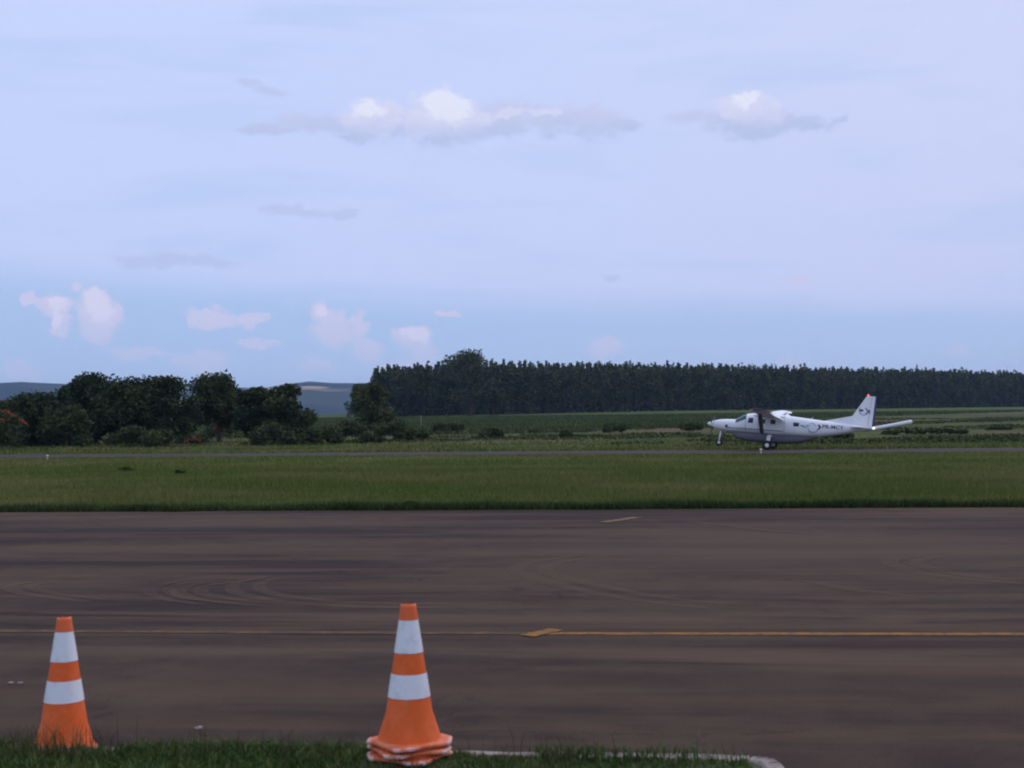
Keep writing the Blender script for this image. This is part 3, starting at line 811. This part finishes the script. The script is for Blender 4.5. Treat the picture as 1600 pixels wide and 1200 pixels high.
for i, (px, top, wp, Yb, lb) in enumerate(BUSHES):
    o, h, w = bush(px, top, wp, Yb, lb, 60 + i, n=int(700 + wp * 17), leaf=.34); o['group'] = gs
# dark weed clumps in the near field
for i, (px, py, wp, lb) in enumerate([(200, 737, 24, 'dark weed clump in the mown field under the tree clump'), (280, 741, 18, 'smaller dark weed clump right of another in the field'), (640, 793, 11, 'low dark weed clump at the apron edge above the stacked cones')]):
    p = ground(px, py); Yb = p.y
    o = tag(link('weed_clump', bush_mesh(wp / F * Yb, (.24, .2, .14)[i], 90 + i, .12, 420, 'grass_edge', .8)), lb, 'weed', 'weed clumps in the field'); o.location = (p.x, p.y, -.02)

# ------------------------------------------------------------------ eucalyptus plantation
def euc_mesh(h, seed, n=300, leaf=1.0, trunk=True):
    r = np.random.default_rng(seed); L = []
    k = 28
    for i in range(k):
        f = .05 + .93 * i / (k - 1); sway = r.normal(0, .35, 2)
        wr = (1.85 - 1.05 * max(0, (f - .72) / .28) ** 1.8) * r.uniform(.7, 1.15) * (.72 + .4 * min(1, max(0, (f - .2) / .3)))
        L.append((sway[0], sway[1], f * h, wr * .95))
    L = np.array(L); P = crown_points(r, L, n); P[:, 2] = np.minimum(P[:, 2], h * 1.03)
    tip = np.column_stack([r.normal(.2, .25, 12), r.normal(0, .25, 12), h * r.uniform(.97, 1.09, 12)]); P = np.vstack([P, tip])
    return leaf_quads(P, np.full(len(P), leaf), r, .2, 1.0)
NV = 8; evar = []
for i in range(NV):
    hh = 23.0 * random.uniform(.93, 1.06)
    cm = quads_mesh('crown', euc_mesh(hh, 200 + i, 560, 1.1), M['leaf_euc'])
    bend = random.uniform(-.4, .4)
    tm = tube('trunk', [(0, 0, -.5), (bend * .4, .1, hh * .35), (bend, 0, hh * .7), (bend * .8, 0, hh * .96)], [.20, .16, .11, .03], 6); tm.materials.append(M['bark_pale'])
    evar.append((tm, cm, hh))
E0 = at(588, 650, 590); E1 = at(1700, 640, 970)
e0 = np.array([E0.x, 590.0]); e1 = np.array([E1.x, 970.0])
el_ = np.linalg.norm(e1 - e0); ed = (e1 - e0) / el_; en = np.array([-ed[1], ed[0]])
wood_pts = []
nfront = 300
cnt = 0
for row in range(2):
    m_ = nfront // 2
    for i in range(m_):
        # nearer end denser in the picture: even spacing along the front
        s = (i + .5 * row) / m_ * el_
        p = e0 + ed * (s + random.uniform(-.9, .9)) + en * (row * 3.2 + random.uniform(-.6, .6))
        v = random.randrange(NV); sc = random.uniform(.86, 1.06) * (1 + .03 * math.sin(s * .03) + .03 * math.sin(s * .11)) * (.80 + .20 * min(1, (s + row * 4) / 38))
        if random.random() < .04: sc *= 1.09
        t = tag(empty('eucalyptus_tree', (p[0], p[1], gh(p[0], p[1])), (0, 0, random.uniform(0, 6.28))),
                'tall slender eucalyptus in the front rows of the dark plantation', 'tree', 'eucalyptus trees in the front rows of the plantation')
        t.scale = (sc * random.uniform(1.0, 1.5),) * 2 + (sc,)
        link('trunk', evar[v][0], None, t); link('crown', evar[v][1], None, t)
allV = []; allT = []; allTf = []
base_v = [euc_mesh(23.0 * (1 + .05 * math.sin(i)), 300 + i, 150, 1.75) for i in range(5)]
tb = np.array([[-.14, -.14, 0], [.14, -.14, 0], [.14, .14, 0], [-.14, .14, 0], [-.07, -.07, 18], [.07, -.07, 18], [.07, .07, 18], [-.07, .07, 18]])
tq = np.array([[0, 1, 5, 4], [1, 2, 6, 5], [2, 3, 7, 6], [3, 0, 4, 7]])
off = 0
for row in range(2, 15):
    sp_ = 3.0 + row * .25
    for i in range(int(el_ / sp_)):
        s = row * 3.4 * .62 + i * sp_ + random.uniform(-1, 1)
        p = e0 + ed * s + en * (row * 3.4 + random.uniform(-.8, .8))
        a = random.uniform(0, 6.28); ca, sa = math.cos(a), math.sin(a)
        b = base_v[random.randrange(5)] * np.array([1, 1, random.uniform(.93, 1.06) * (.84 + .16 * min(1, s / 60))])
        rot = np.array([[ca, sa, 0], [-sa, ca, 0], [0, 0, 1]])
        if row % 2 == 0 or row < 6:
            o3_ = np.array([p[0], p[1], gh(p[0], p[1])])
            allV.append(b @ rot + o3_); allT.append(tb + o3_); allTf.append(tq + off); off += 8
Vc = np.vstack(allV); nq = len(Vc) // 4
VT = np.vstack(allT); FT = np.vstack(allTf) + len(Vc)
me = mesh_np('plantation', np.vstack([Vc, VT]), np.full(nq + len(FT), 4), np.concatenate([np.arange(4 * nq), FT.ravel()]))
me.materials.append(M['leaf_euc']); me.materials.append(M['bark_pale'])
me.polygons.foreach_set('material_index', np.concatenate([np.zeros(nq), np.ones(len(FT))]).astype(np.int32))
tag(link('plantation', me), kind='stuff')

for px, top, wp, Yt, lb, sd_ in [(566, 598, 56, 570, 'rounded dark tree at the far left corner of the plantation', 71), (598, 582, 56, 580, 'tall round headed tree where the plantation begins, behind the slim oval tree', 72)]:
    tree(px, top, 654, wp, Yt, lb, sd_, shape='round', m='leaf_dark', low=.05, n=2600, leaf=1.0)
# pale post in the field
p = at(658, 665, 300); gz = gh(p.x, 300)
po = tag(empty('field_post', (p.x, 300, gz)), 'thin pale post standing in the far pasture left of the domed tree', 'post')
link('post', tube('post', [(0, 0, -.2), (0, 0, 2.6)], [.13, .11], 8), M['concrete'], po)
link('cross_arm', tube('cross_arm', [(-.45, 0, 2.35), (.45, 0, 2.35)], [.06, .06], 6), M['bark'], po)
# small markers along the near runway edge
M['marker'] = mat('pale marker plastic', flat((.62, .58, .48), .15, 6), .6)
for px, py, lb in [(1189, 709, 'small pale runway edge marker below the main wheels'), (74, 718, 'small pale runway edge marker below the tree clump at left')]:
    p = ground(px, py)
    t = tag(empty('edge_marker', (p.x, p.y, -.02)), lb, 'marker', 'runway edge markers')
    link('post', tube('post', [(0, 0, 0), (0, 0, .22)], [.05, .04], 8), M['marker'], t)
    link('lamp_head', lathe('lamp_head', [(.045, .221), (.09, .24), (.10, .30), (.06, .36), (.01, .37)], 12), M['marker'], t)

# ------------------------------------------------------------------ the aircraft
def paint(q):
    n = q.noise(q.obj, 3, 5, .6)
    return q.mix(q.smooth(n, .5, .8), (.88, .88, .88), (.80, .79, .78))
M['paint'] = mat('white aircraft paint', paint, .5, **{'Specular IOR Level': .22})
M['paint_grey'] = mat('grey belly paint', flat((.13, .13, .15), .1, 2), .6)
M['rudder_blue'] = mat('dark blue trim', flat((.05, .055, .14), .1, 2), .4)
M['ink'] = mat('dark lettering', flat((.030, .032, .055), .1, 5), .5)
M['grey_mark'] = mat('pale blue grey emblem', flat((.34, .38, .50), .1, 5), .5)
M['green_mark'] = mat('teal green emblem', flat((.10, .42, .36), .15, 9), .5)
M['green_line'] = mat('dark green stripe', flat((.12, .22, .22), .1, 3), .5)
M['glass'] = mat('tinted window glass', flat((.02, .07, .08), .2, 2), .08)
M['glass_dark'] = mat('dark window', flat((.012, .014, .02), .2, 2), .12)
M['rubber'] = mat('tyre rubber', flat((.016, .016, .018), .2, 8), .85)
M['metal'] = mat('grey metal', flat((.40, .40, .42), .15, 6), .4, Metallic=.6)
M['blade'] = mat('dark propeller paint', flat((.025, .025, .03), .2, 4), .5)
def lamp(name, c, s):
    m = mat(name, lambda q: c, .3)
    b = m.node_tree.nodes['Principled BSDF']; b.inputs['Emission Color'].default_value = (*c, 1); b.inputs['Emission Strength'].default_value = s
    return m
M['red_lamp'] = lamp('lit red beacon', (1.0, .06, .04), 3.5)
M['white_lamp'] = lamp('lit tail light', (1.0, .93, .75), 1.6)
M['red_lens'] = mat('red lens', flat((.6, .08, .06), .1, 5), .2)
M['green_lens'] = mat('green lens', flat((.05, .4, .15), .1, 5), .2)

SEC = np.array([  # x forward, top, bottom, half width, exponent
    (4.62, 1.93, 1.48, .26, 2.1), (4.45, 2.03, 1.36, .38, 2.2), (4.1, 2.12, 1.27, .48, 2.3), (3.6, 2.18, 1.21, .58, 2.4), (3.1, 2.20, 1.18, .68, 2.5),
    (2.80, 2.21, 1.17, .74, 2.6), (2.55, 2.33, 1.17, .77, 2.6), (2.2, 2.56, 1.17, .79, 2.6), (1.85, 2.73, 1.17, .81, 2.7), (1.4, 2.79, 1.17, .815, 2.9),
    (.6, 2.80, 1.17, .815, 3.2), (-.6, 2.78, 1.17, .815, 3.2), (-1.6, 2.74, 1.17, .81, 3.1), (-2.4, 2.68, 1.18, .78, 3.0), (-3.2, 2.62, 1.22, .71, 2.8),
    (-4.0, 2.56, 1.31, .61, 2.6), (-5.0, 2.49, 1.50, .46, 2.4), (-6.0, 2.43, 1.72, .31, 2.3), (-7.0, 2.36, 1.97, .16, 2.2), (-7.5, 2.29, 2.08, .075, 2.0), (-7.62, 2.24, 2.13, .03, 2.0)])
sx_ = SEC[::-1, 0]
def sec(x): return [float(np.interp(x, sx_, SEC[::-1, k])) for k in range(1, 5)]
def spow(v, e): return math.copysign(abs(v) ** e, v)
def skin(x, t, off=0.0):
    tp, bt, hw, n = sec(x); zc, hh = (tp + bt) / 2, (tp - bt) / 2
    return Vector((x, (hw + off) * spow(math.cos(t), 2 / n), zc + (hh + off) * spow(math.sin(t), 2 / n)))
def side_y(x, z_):
    tp, bt, hw, n = sec(x); zc, hh = (tp + bt) / 2, (tp - bt) / 2
    return hw * max(0, 1 - abs((z_ - zc) / hh) ** n) ** (1 / n)
YAW, PIT, BNK = 19.0, 4.7, .2
main = at(1203, 702.5, 104.0)
plane = tag(empty('light_aircraft', (main.x, 104.0, .012), (R(-BNK), R(-PIT), R(180 - YAW))),
            'white single propeller high wing aircraft with a tail boom lifting its nose on the runway', 'aircraft')
plane.scale = (1.025,) * 3
def pp(name, me, m, parent=plane, label=None):
    o = link(name, me, m, parent)
    if label: o['label'] = label
    return o
xs = np.unique(np.concatenate([np.linspace(-7.62, 4.62, 70), SEC[:, 0]]))
fus = pp('fuselage', loft([[skin(x, 2 * math.pi * k / 40) for k in range(40)] for x in xs], name='fuselage'), M['paint'])
def patch(name, x0, x1, z0, z1, m, sgn=1, off=.012, nx=8, nz=5, parent=plane, skew=0.0, skew2=None):
    """curved panel on the fuselage side between stations and heights"""
    V = []; Fc = []; skew2 = skew if skew2 is None else skew2
    for i in range(nx + 1):
        for j in range(nz + 1):
            f = j / nz; zz = z0 + (z1 - z0) * f; a = i / nx
            x = x0 + (x1 - x0) * a + (skew * (1 - a) + skew2 * a) * f
            V.append((x, sgn * (side_y(x, zz) + off), zz))
    for i in range(nx):
        for j in range(nz):
            a = i * (nz + 1) + j; Fc.append((a, a + 1, a + nz + 2, a + nz + 1))
    # give the panel a rim so that it has depth
    bm = bmesh.new(); bm.from_mesh(mesh_py(name, V, Fc))
    r = bmesh.ops.extrude_face_region(bm, geom=bm.faces[:])
    for v in [e for e in r['geom'] if isinstance(e, bmesh.types.BMVert)]: v.co.y -= sgn * (off + .012)
    return pp(name, from_bm(name, bm, False), m, parent)
# windscreen panes (each a strip of the skin over the nose)
def screen(t0, t1):
    V = []; Fc = []; nx, nt = 8, 8
    for i in range(nx + 1):
        for j in range(nt + 1):
            x = 2.74 - (2.74 - 1.93) * i / nx; V.append(skin(x, R(t0 + (t1 - t0) * j / nt), .014))
    for i in range(nx):
        for j in range(nt):
            a = i * (nt + 1) + j; Fc.append((a, a + 1, a + nt + 2, a + nt + 1))
    bm = bmesh.new(); bm.from_mesh(mesh_py('windscreen_pane', V, Fc))
    bmesh.ops.solidify(bm, geom=bm.faces[:], thickness=.02)
    pp('windscreen_pane', from_bm('windscreen_pane', bm, True), M['glass'])
screen(22, 87); screen(93, 158)
for sg in (1, -1):
    patch('door_window', 1.78, 1.36, 2.02, 2.42, M['glass_dark'], sg, skew=-.10, skew2=-.03)
    patch('cabin_window', .78, .40, 2.03, 2.36, M['glass'], sg)
    patch('cabin_window', -.02, -.40, 2.03, 2.36, M['glass_dark'], sg)
    patch('cabin_window', -1.78, -2.22, 1.98, 2.28, M['glass_dark'], sg)
    patch('side_stripe', 3.35, -1.0, 1.50, 1.56, M['green_line'], sg, nx=30, nz=1)
    patch('door_outline', 1.95, 1.92, 1.25, 2.6, M['paint_grey'], sg, nx=1, nz=10, off=.006)
    patch('door_outline', .98, .955, 1.25, 2.55, M['paint_grey'], sg, nx=1, nz=10, off=.006)
    patch('cargo_door_outline', -1.08, -1.10, 1.3, 2.5, M['paint_grey'], sg, nx=1, nz=10, off=.006)
    patch('air_vent', 3.55, 3.35, 1.52, 1.74, M['ink'], sg, nx=2, nz=3)
# cowling seam, intake
pp('air_intake', lathe('air_intake', [(.02, 0), (.15, 0), (.17, .02), (.15, .05)], 16), M['ink']).matrix_local = Matrix.Translation((4.60, 0, 1.44)) @ Matrix.Rotation(R(90), 4, 'Y')
ex = tube('exhaust_pipe', [(4.0, -.42, 1.42), (3.8, -.62, 1.34), (3.5, -.70, 1.28)], [.11, .10, .10], 10); pp('exhaust_pipe', ex, M['metal'])
# propeller
hub = pp('propeller', lathe('propeller', [(.02, .46), (.09, .40), (.17, .24), (.22, .08), (.23, 0), (.23, -.02)], 20), M['paint'])
hub.matrix_local = Matrix.Translation((4.64, 0, 1.72)) @ Matrix.Rotation(R(90), 4, 'Y')
def blade_mesh():
    rings = []
    for rr, ch, th, tw in [(.20, .09, .07, 50), (.40, .16, .05, 40), (.75, .21, .035, 28), (1.05, .19, .025, 20), (1.28, .14, .015, 16), (1.34, .07, .01, 15)]:
        c, s = math.cos(R(tw)), math.sin(R(tw)); rg = []
        for k in range(10):
            a = 2 * math.pi * k / 10; u, v = math.cos(a) * ch / 2, math.sin(a) * th / 2
            rg.append(Vector((u * c - v * s, rr, u * s + v * c)))
        rings.append(rg)
    return loft(rings, name='propeller_blade')
bme = blade_mesh(); bme.materials.append(M['blade'])
for k in range(3):
    o = link('propeller_blade', bme, None, hub)
    # in the hub's frame the shaft is z; local x points down in the aircraft frame
    o.matrix_local = Matrix.Rotation(R(-90 + 120 * k + 3), 4, 'Z') @ Matrix.Translation((0, 0, .10))
# cargo pod under the belly
PX = [3.1, 2.85, 2.4, 1.6, .4, -.8, -1.8, -2.6, -3.2, -3.6]; PB = [1.10, .82, .62, .53, .50, .53, .62, .80, 1.02, 1.18]; PW = [.30, .48, .58, .62, .62, .62, .58, .48, .36, .22]
rings = []
for x_, b_, w_ in zip(PX, PB, PW):
    tp = 1.30; zc, hh = (tp + b_) / 2, (tp - b_) / 2
    rings.append([Vector((x_, w_ * spow(math.cos(2 * math.pi * k / 28), .62), zc + hh * spow(math.sin(2 * math.pi * k / 28), .62))) for k in range(28)])
pp('cargo_pod', loft(rings, name='cargo_pod'), M['paint_grey'])

# wings
def naca(t, n=14):
    up = [];
    for i in range(n + 1):
        xx = (1 - math.cos(math.pi * i / n)) / 2
        yt = 5 * t * (.2969 * math.sqrt(xx) - .126 * xx - .3516 * xx ** 2 + .2843 * xx ** 3 - .1036 * xx ** 4)
        yc = .025 * (1 - (2 * xx - 1) ** 2); up.append((xx, yc, yt))
    return up
WX, WZ, DIH = .92, 2.66, 3.0
def wing_st(yy):
    f = max(0, abs(yy)) / 7.94
    ch = 1.98 if f < .33 else 1.98 - (1.98 - 1.22) * (f - .33) / .67
    xle = WX - .34 * f * f; inc = 2.6 - 3.0 * f; th = .17 - .05 * f
    zz = WZ + abs(yy) * math.tan(R(DIH))
    return ch, xle, inc, th, zz
def wing_ring(yy, c0, c1, defl=0.0, gap=0.0, drop=0.0, back=0.0):
    ch, xle, inc, th, zz = wing_st(yy); af = naca(th)
    xs_ = [c0 + (c1 - c0) * (1 - math.cos(math.pi * i / 10)) / 2 for i in range(11)]
    A = np.array(af); top = []; bot = []
    for xx in xs_:
        yc = np.interp(xx, A[:, 0], A[:, 1]); yt = np.interp(xx, A[:, 0], A[:, 2])
        top.append((xx, yc + yt)); bot.append((xx, yc - yt))
    ptsn = top + bot[::-1]; out = []
    for xx, yv in ptsn:
        u, v = xx * ch, yv * ch
        if defl:
            hx = c0 * ch; hz = np.interp(c0, A[:, 0], A[:, 1]) * ch
            du, dv = u - hx, v - hz; c, s = math.cos(R(defl)), math.sin(R(defl))
            u = hx + du * c + dv * s + back; v = hz - du * s + dv * c - drop
        c, s = math.cos(R(inc)), math.sin(R(inc))
        out.append(Vector((xle - (u * c + v * s) , yy, zz + (v * c - u * s))))
    return out
for sg in (1, -1):
    ys = [0.0, .8, 1.8, 2.6, 4, 5.5, 7, 7.75]
    main_w = loft([wing_ring(sg * v, 0, .72) for v in ys], name='wing')
    wg = pp('wing', main_w, M['paint'])
    fl = loft([wing_ring(sg * v, .735, 1.0, 27, 0, .05, .10) for v in (.86, 2.6, 4, 5.45)], name='flap'); pp('flap', fl, M['paint'], wg)
    al = loft([wing_ring(sg * v, .735, 1.0) for v in (5.5, 6.6, 7.72)], name='aileron'); pp('aileron', al, M['paint'], wg)
    tip = loft([wing_ring(sg * 7.76, 0, 1.0), [p_ * 1 + (wing_ring(sg * 7.76, .4, .4)[0] - p_) * .25 + Vector((0, sg * .14, .01)) for p_ in wing_ring(sg * 7.76, 0, 1.0)]], name='wing_tip')
    pp('wing_tip', tip, M['rudder_blue'], wg)
    c_ = wing_ring(sg * 7.84, .06, .06)[0]
    nl = tube('navigation_light', [(c_.x + .10, c_.y, c_.z - .08), (c_.x - .16, c_.y + sg * .04, c_.z - .08)], [.035, .05], 8)
    pp('navigation_light', nl, M['red_lens'] if sg > 0 else M['green_lens'], wg)
    # strut
    a = Vector((.62, sg * .74, 1.28)); b = Vector((.38, sg * 4.1, wing_st(4.1)[4] - .13)); rings = []
    for f in (0, .1, .9, 1):
        p_ = a.lerp(b, f); w_ = .17 if 0 < f < 1 else .13
        rings.append([p_ + Vector((math.cos(2 * math.pi * k / 12) * w_, 0, math.sin(2 * math.pi * k / 12) * .055)) for k in range(12)])
    pp('wing_strut', loft(rings, name='wing_strut'), M['paint_grey'])
    fair = loft([[Vector((x_, sg * .60 + sg * w_ * math.cos(2 * math.pi * k / 16), 2.66 + h_ * math.sin(2 * math.pi * k / 16))) for k in range(16)]
                 for x_, w_, h_ in [(1.35, .10, .04), (1.1, .28, .13), (.2, .34, .17), (-.6, .30, .13), (-1.15, .08, .03)]], name='wing_root_fairing')
    pp('wing_root_fairing', fair, M['paint'])
    # main gear
    leg = loft([[Vector((.02 + c_ * wr, sg * yy_ + s_ * .03 * sg, zz_ + s_ * .035)) for c_, s_ in [(math.cos(2 * math.pi * k / 10), math.sin(2 * math.pi * k / 10)) for k in range(10)]]
                for yy_, zz_, wr in [(.55, 1.16, .17), (.95, .98, .16), (1.35, .70, .14), (1.62, .42, .12)]], name='main_gear_leg')
    pp('main_gear_leg', leg, M['paint'])
    def wheel(name, c, rad_, wid, parent=plane):
        w_ = wid / 2
        tm_ = lathe(name, [(rad_ * .52, -w_ * .8), (rad_ * .78, -w_), (rad_ * .95, -w_ * .7), (rad_, -w_ * .25), (rad_, w_ * .25), (rad_ * .95, w_ * .7), (rad_ * .78, w_), (rad_ * .52, w_ * .8)], 28)
        o = pp(name, tm_, M['rubber'], parent); o.matrix_local = Matrix.Translation(c) @ Matrix.Rotation(R(90), 4, 'X')
        hb = lathe('hub', [(.02, -w_ * .86), (rad_ * .26, -w_ * .86), (rad_ * .40, -w_ * .84), (rad_ * .52, -w_ * .6), (rad_ * .52, w_ * .6), (rad_ * .40, w_ * .84), (rad_ * .26, w_ * .86), (.02, w_ * .86)], 20)
        pp('hub', hb, M['paint'], o)
    wheel('main_wheel', (0, sg * 1.78, .375), .375, .27)
    pp('brake_fairing', tube('brake_fairing', [(.02, sg * 1.58, .44), (.0, sg * 1.66, .36)], [.10, .10], 10), M['paint'])
# nose gear
pp('nose_gear_strut', tube('nose_gear_strut', [(3.95, 0, 1.25), (4.03, 0, .72), (4.04, 0, .55)], [.085, .07, .06], 10), M['paint'])
for sg in (1, -1): pp('fork', tube('fork', [(4.04, 0, .60), (4.04, sg * .15, .50), (4.06, sg * .15, .29)], [.035, .035, .03], 8), M['paint'])
wheel('nose_wheel', (4.06, 0, .285), .285, .20)
# fin with dorsal fillet
FIN = [(-3.9, 2.52, .02), (-6.15, 3.08, .07), (-7.10, 4.62, .07), (-7.22, 4.70, .05), (-7.52, 4.70, .05), (-7.30, 2.25, .10), (-6.2, 2.30, .12), (-4.5, 2.45, .05)]
bm = bmesh.new()
L_ = [bm.verts.new((a, h_, b)) for a, b, h_ in FIN]; R_ = [bm.verts.new((a, -h_, b)) for a, b, h_ in FIN]; nF = len(FIN)
bm.faces.new(L_); bm.faces.new(R_[::-1])
for i in range(nF): bm.faces.new((L_[i], R_[i], R_[(i + 1) % nF], L_[(i + 1) % nF]))
bmesh.ops.triangulate(bm, faces=bm.faces[:])
fin = pp('tail_fin', from_bm('tail_fin', bm), M['paint'])
RUD = [(-7.325, 2.27), (-7.545, 4.69), (-7.92, 4.69), (-7.78, 2.30)]
def slab(name, pts, t0, t1, m, parent):
    """pts (x,z); thickness t0 at the first two, t1 at the last two"""
    bm = bmesh.new(); th = [t0, t0, t1, t1]
    l = [bm.verts.new((a, h_, b)) for (a, b), h_ in zip(pts, th)]; r = [bm.verts.new((a, -h_, b)) for (a, b), h_ in zip(pts, th)]
    bm.faces.new(l); bm.faces.new(r[::-1])
    for i in range(4): bm.faces.new((l[i], r[i], r[(i + 1) % 4], l[(i + 1) % 4]))
    return pp(name, from_bm(name, bm), m, parent)
slab('rudder', [(-7.325, 2.27), (-7.545, 4.69), (-7.80, 4.69), (-7.64, 2.28)], .05, .03, M['paint'], fin)
slab('rudder_trim', [(-7.645, 2.28), (-7.805, 4.69), (-7.94, 4.69), (-7.80, 2.30)], .028, .008, M['rudder_blue'], fin)
pp('beacon_light', lathe('beacon_light', [(.02, 4.70), (.05, 4.71), (.055, 4.75), (.045, 4.80), (.01, 4.82)], 12), M['red_lamp'], fin).matrix_local = Matrix.Translation((-7.24, 0, 0))
# tailplane
for sg in (1, -1):
    def tp_ring(yy, c0, c1):
        f = abs(yy) / 3.12; ch = 1.45 - .45 * f; xle = -6.1 - .28 * f; o_ = []
        for k in range(16):
            a = 2 * math.pi * k / 16; xx = (c0 + c1) / 2 + math.cos(a) * (c1 - c0) / 2; th = .12 * ch * (1 - .85 * xx) * .5 + .012
            o_.append(Vector((xle - xx * ch, yy, 2.27 + math.sin(a) * th)))
        return o_
    tpn = pp('tailplane', loft([tp_ring(sg * v, 0, .62) for v in (.08, 1.5, 3.0, 3.12)], name='tailplane'), M['paint'])
    pp('elevator', loft([tp_ring(sg * v, .63, 1.0) for v in (.22, 1.5, 3.05)], name='elevator'), M['paint'], tpn)
# tail boom carrying a sensor
boom = pp('tail_boom', tube('tail_boom', [(-7.35, 0, 2.16), (-7.9, 0, 2.25), (-9.2, 0, 2.58), (-10.2, 0, 2.84), (-10.55, 0, 2.93), (-10.6, 0, 2.94)], [.13, .13, .14, .15, .15, .08], 14), M['paint'])
pp('tail_light', lathe('tail_light', [(.01, -.09), (.07, -.06), (.09, 0), (.07, .06), (.01, .09)], 12), M['white_lamp'], boom).matrix_local = Matrix.Translation((-7.80, .19, 2.24))

# lettering and emblems on the left side
def letters(txt, size):
    cu = bpy.data.curves.new('lettering', 'FONT'); cu.body = txt; cu.size = size; cu.offset = size * .018; cu.resolution_u = 3
    o = bpy.data.objects.new('lettering', cu); C.objects.link(o)
    bpy.context.view_layer.update()
    me_ = bpy.data.meshes.new_from_object(o.evaluated_get(bpy.context.evaluated_depsgraph_get()))
    bpy.data.objects.remove(o); bpy.data.curves.remove(cu)
    return me_
lm = letters('PR-MCY', .40)
w0 = max(v.co.x for v in lm.vertices)
for v in lm.vertices:
    x_ = -3.97 - v.co.x / w0 * 1.62; z_ = 1.98 + v.co.y - (v.co.x / w0) * .0; v.co = Vector((x_, side_y(x_, z_) + .014, z_))
lm.materials.clear(); pp('registration_letters', lm, M['ink'])
def decal(name, pts, m, off=.014):
    """pts outline list (x,z) convex-ish polygon laid on the left side"""
    V = [(a, side_y(a, b) + off, b) for a, b in pts]; return pp(name, mesh_py(name, V, [tuple(range(len(V)))]), m)
def arc_decal(name, cx, cz, r0, r1, a0, a1, m, yfun, parent=plane, sq=1.0):
    V = []; Fc = []; n_ = 16
    for i in range(n_ + 1):
        a = R(a0 + (a1 - a0) * i / n_)
        for r_ in (r0, r1):
            a_, b_ = cx + math.cos(a) * r_, cz + math.sin(a) * r_ * sq; V.append((a_, yfun(a_, b_), b_))
    for i in range(n_): Fc.append((2 * i, 2 * i + 1, 2 * i + 3, 2 * i + 2))
    return pp(name, mesh_py(name, V, Fc), m, parent)
fy = lambda a, b: side_y(a, b) + .014
# green emblem beside the aft window
patch('green_emblem', -2.34, -2.66, 2.02, 2.12, M['green_mark'], 1, .012, skew=.05)
patch('green_emblem', -2.72, -3.0, 2.06, 2.15, M['green_mark'], 1, .012, skew=-.05)
patch('green_emblem', -2.50, -2.86, 1.94, 2.0, M['green_mark'], 1, .012)
# chevron and sweeping arc ahead of the registration
decal('chevron', [(-3.60, 2.22), (-3.78, 2.22), (-3.92, 2.04), (-3.76, 2.04)], M['ink'])
decal('chevron', [(-3.76, 2.035), (-3.92, 2.035), (-3.74, 1.83), (-3.58, 1.83)], M['ink'])
arc_decal('emblem_arc', -3.30, 2.00, .36, .42, 190, 345, M['grey_mark'], fy)
arc_decal('emblem_arc', -3.22, 2.06, .22, .27, 40, 170, M['grey_mark'], fy)
decal('emblem_block', [(-2.98, 1.72), (-3.20, 1.66), (-3.20, 1.58), (-2.98, 1.62)], M['grey_mark'])
decal('emblem_block', [(-3.24, 1.64), (-3.36, 1.60), (-3.36, 1.54), (-3.24, 1.57)], M['grey_mark'])
# emblem on the fin
fz = lambda a, b: .135
arc_decal('fin_emblem', -6.80, 3.55, .0, .16, 0, 360, M['rudder_blue'], lambda a, b: .125, fin, .55)
arc_decal('fin_emblem', -6.98, 3.55, .30, .37, -150, 40, M['grey_mark'], lambda a, b: .118, fin)
for (a0, b0, a1, b1) in [(-7.10, 3.75, -7.46, 3.38), (-7.44, 3.62, -7.14, 3.26)]:
    d_ = Vector((a1 - a0, 0, b1 - b0)).normalized(); nn = Vector((-d_.z, 0, d_.x)) * .04
    pp('fin_emblem', mesh_py('fin_emblem', [(a0 + nn.x, .121, b0 + nn.z), (a1 + nn.x, .121, b1 + nn.z), (a1 - nn.x, .121, b1 - nn.z), (a0 - nn.x, .121, b0 - nn.z)], [(0, 1, 2, 3)]), M['rudder_blue'], fin)
# antennas on the roof
pp('antenna', tube('antenna', [(.9, 0, 2.78), (.75, 0, 3.12)], [.03, .012], 6), M['paint'])
pp('antenna', tube('antenna', [(-3.0, 0, 2.60), (-3.2, 0, 2.80)], [.03, .012], 6), M['paint'])
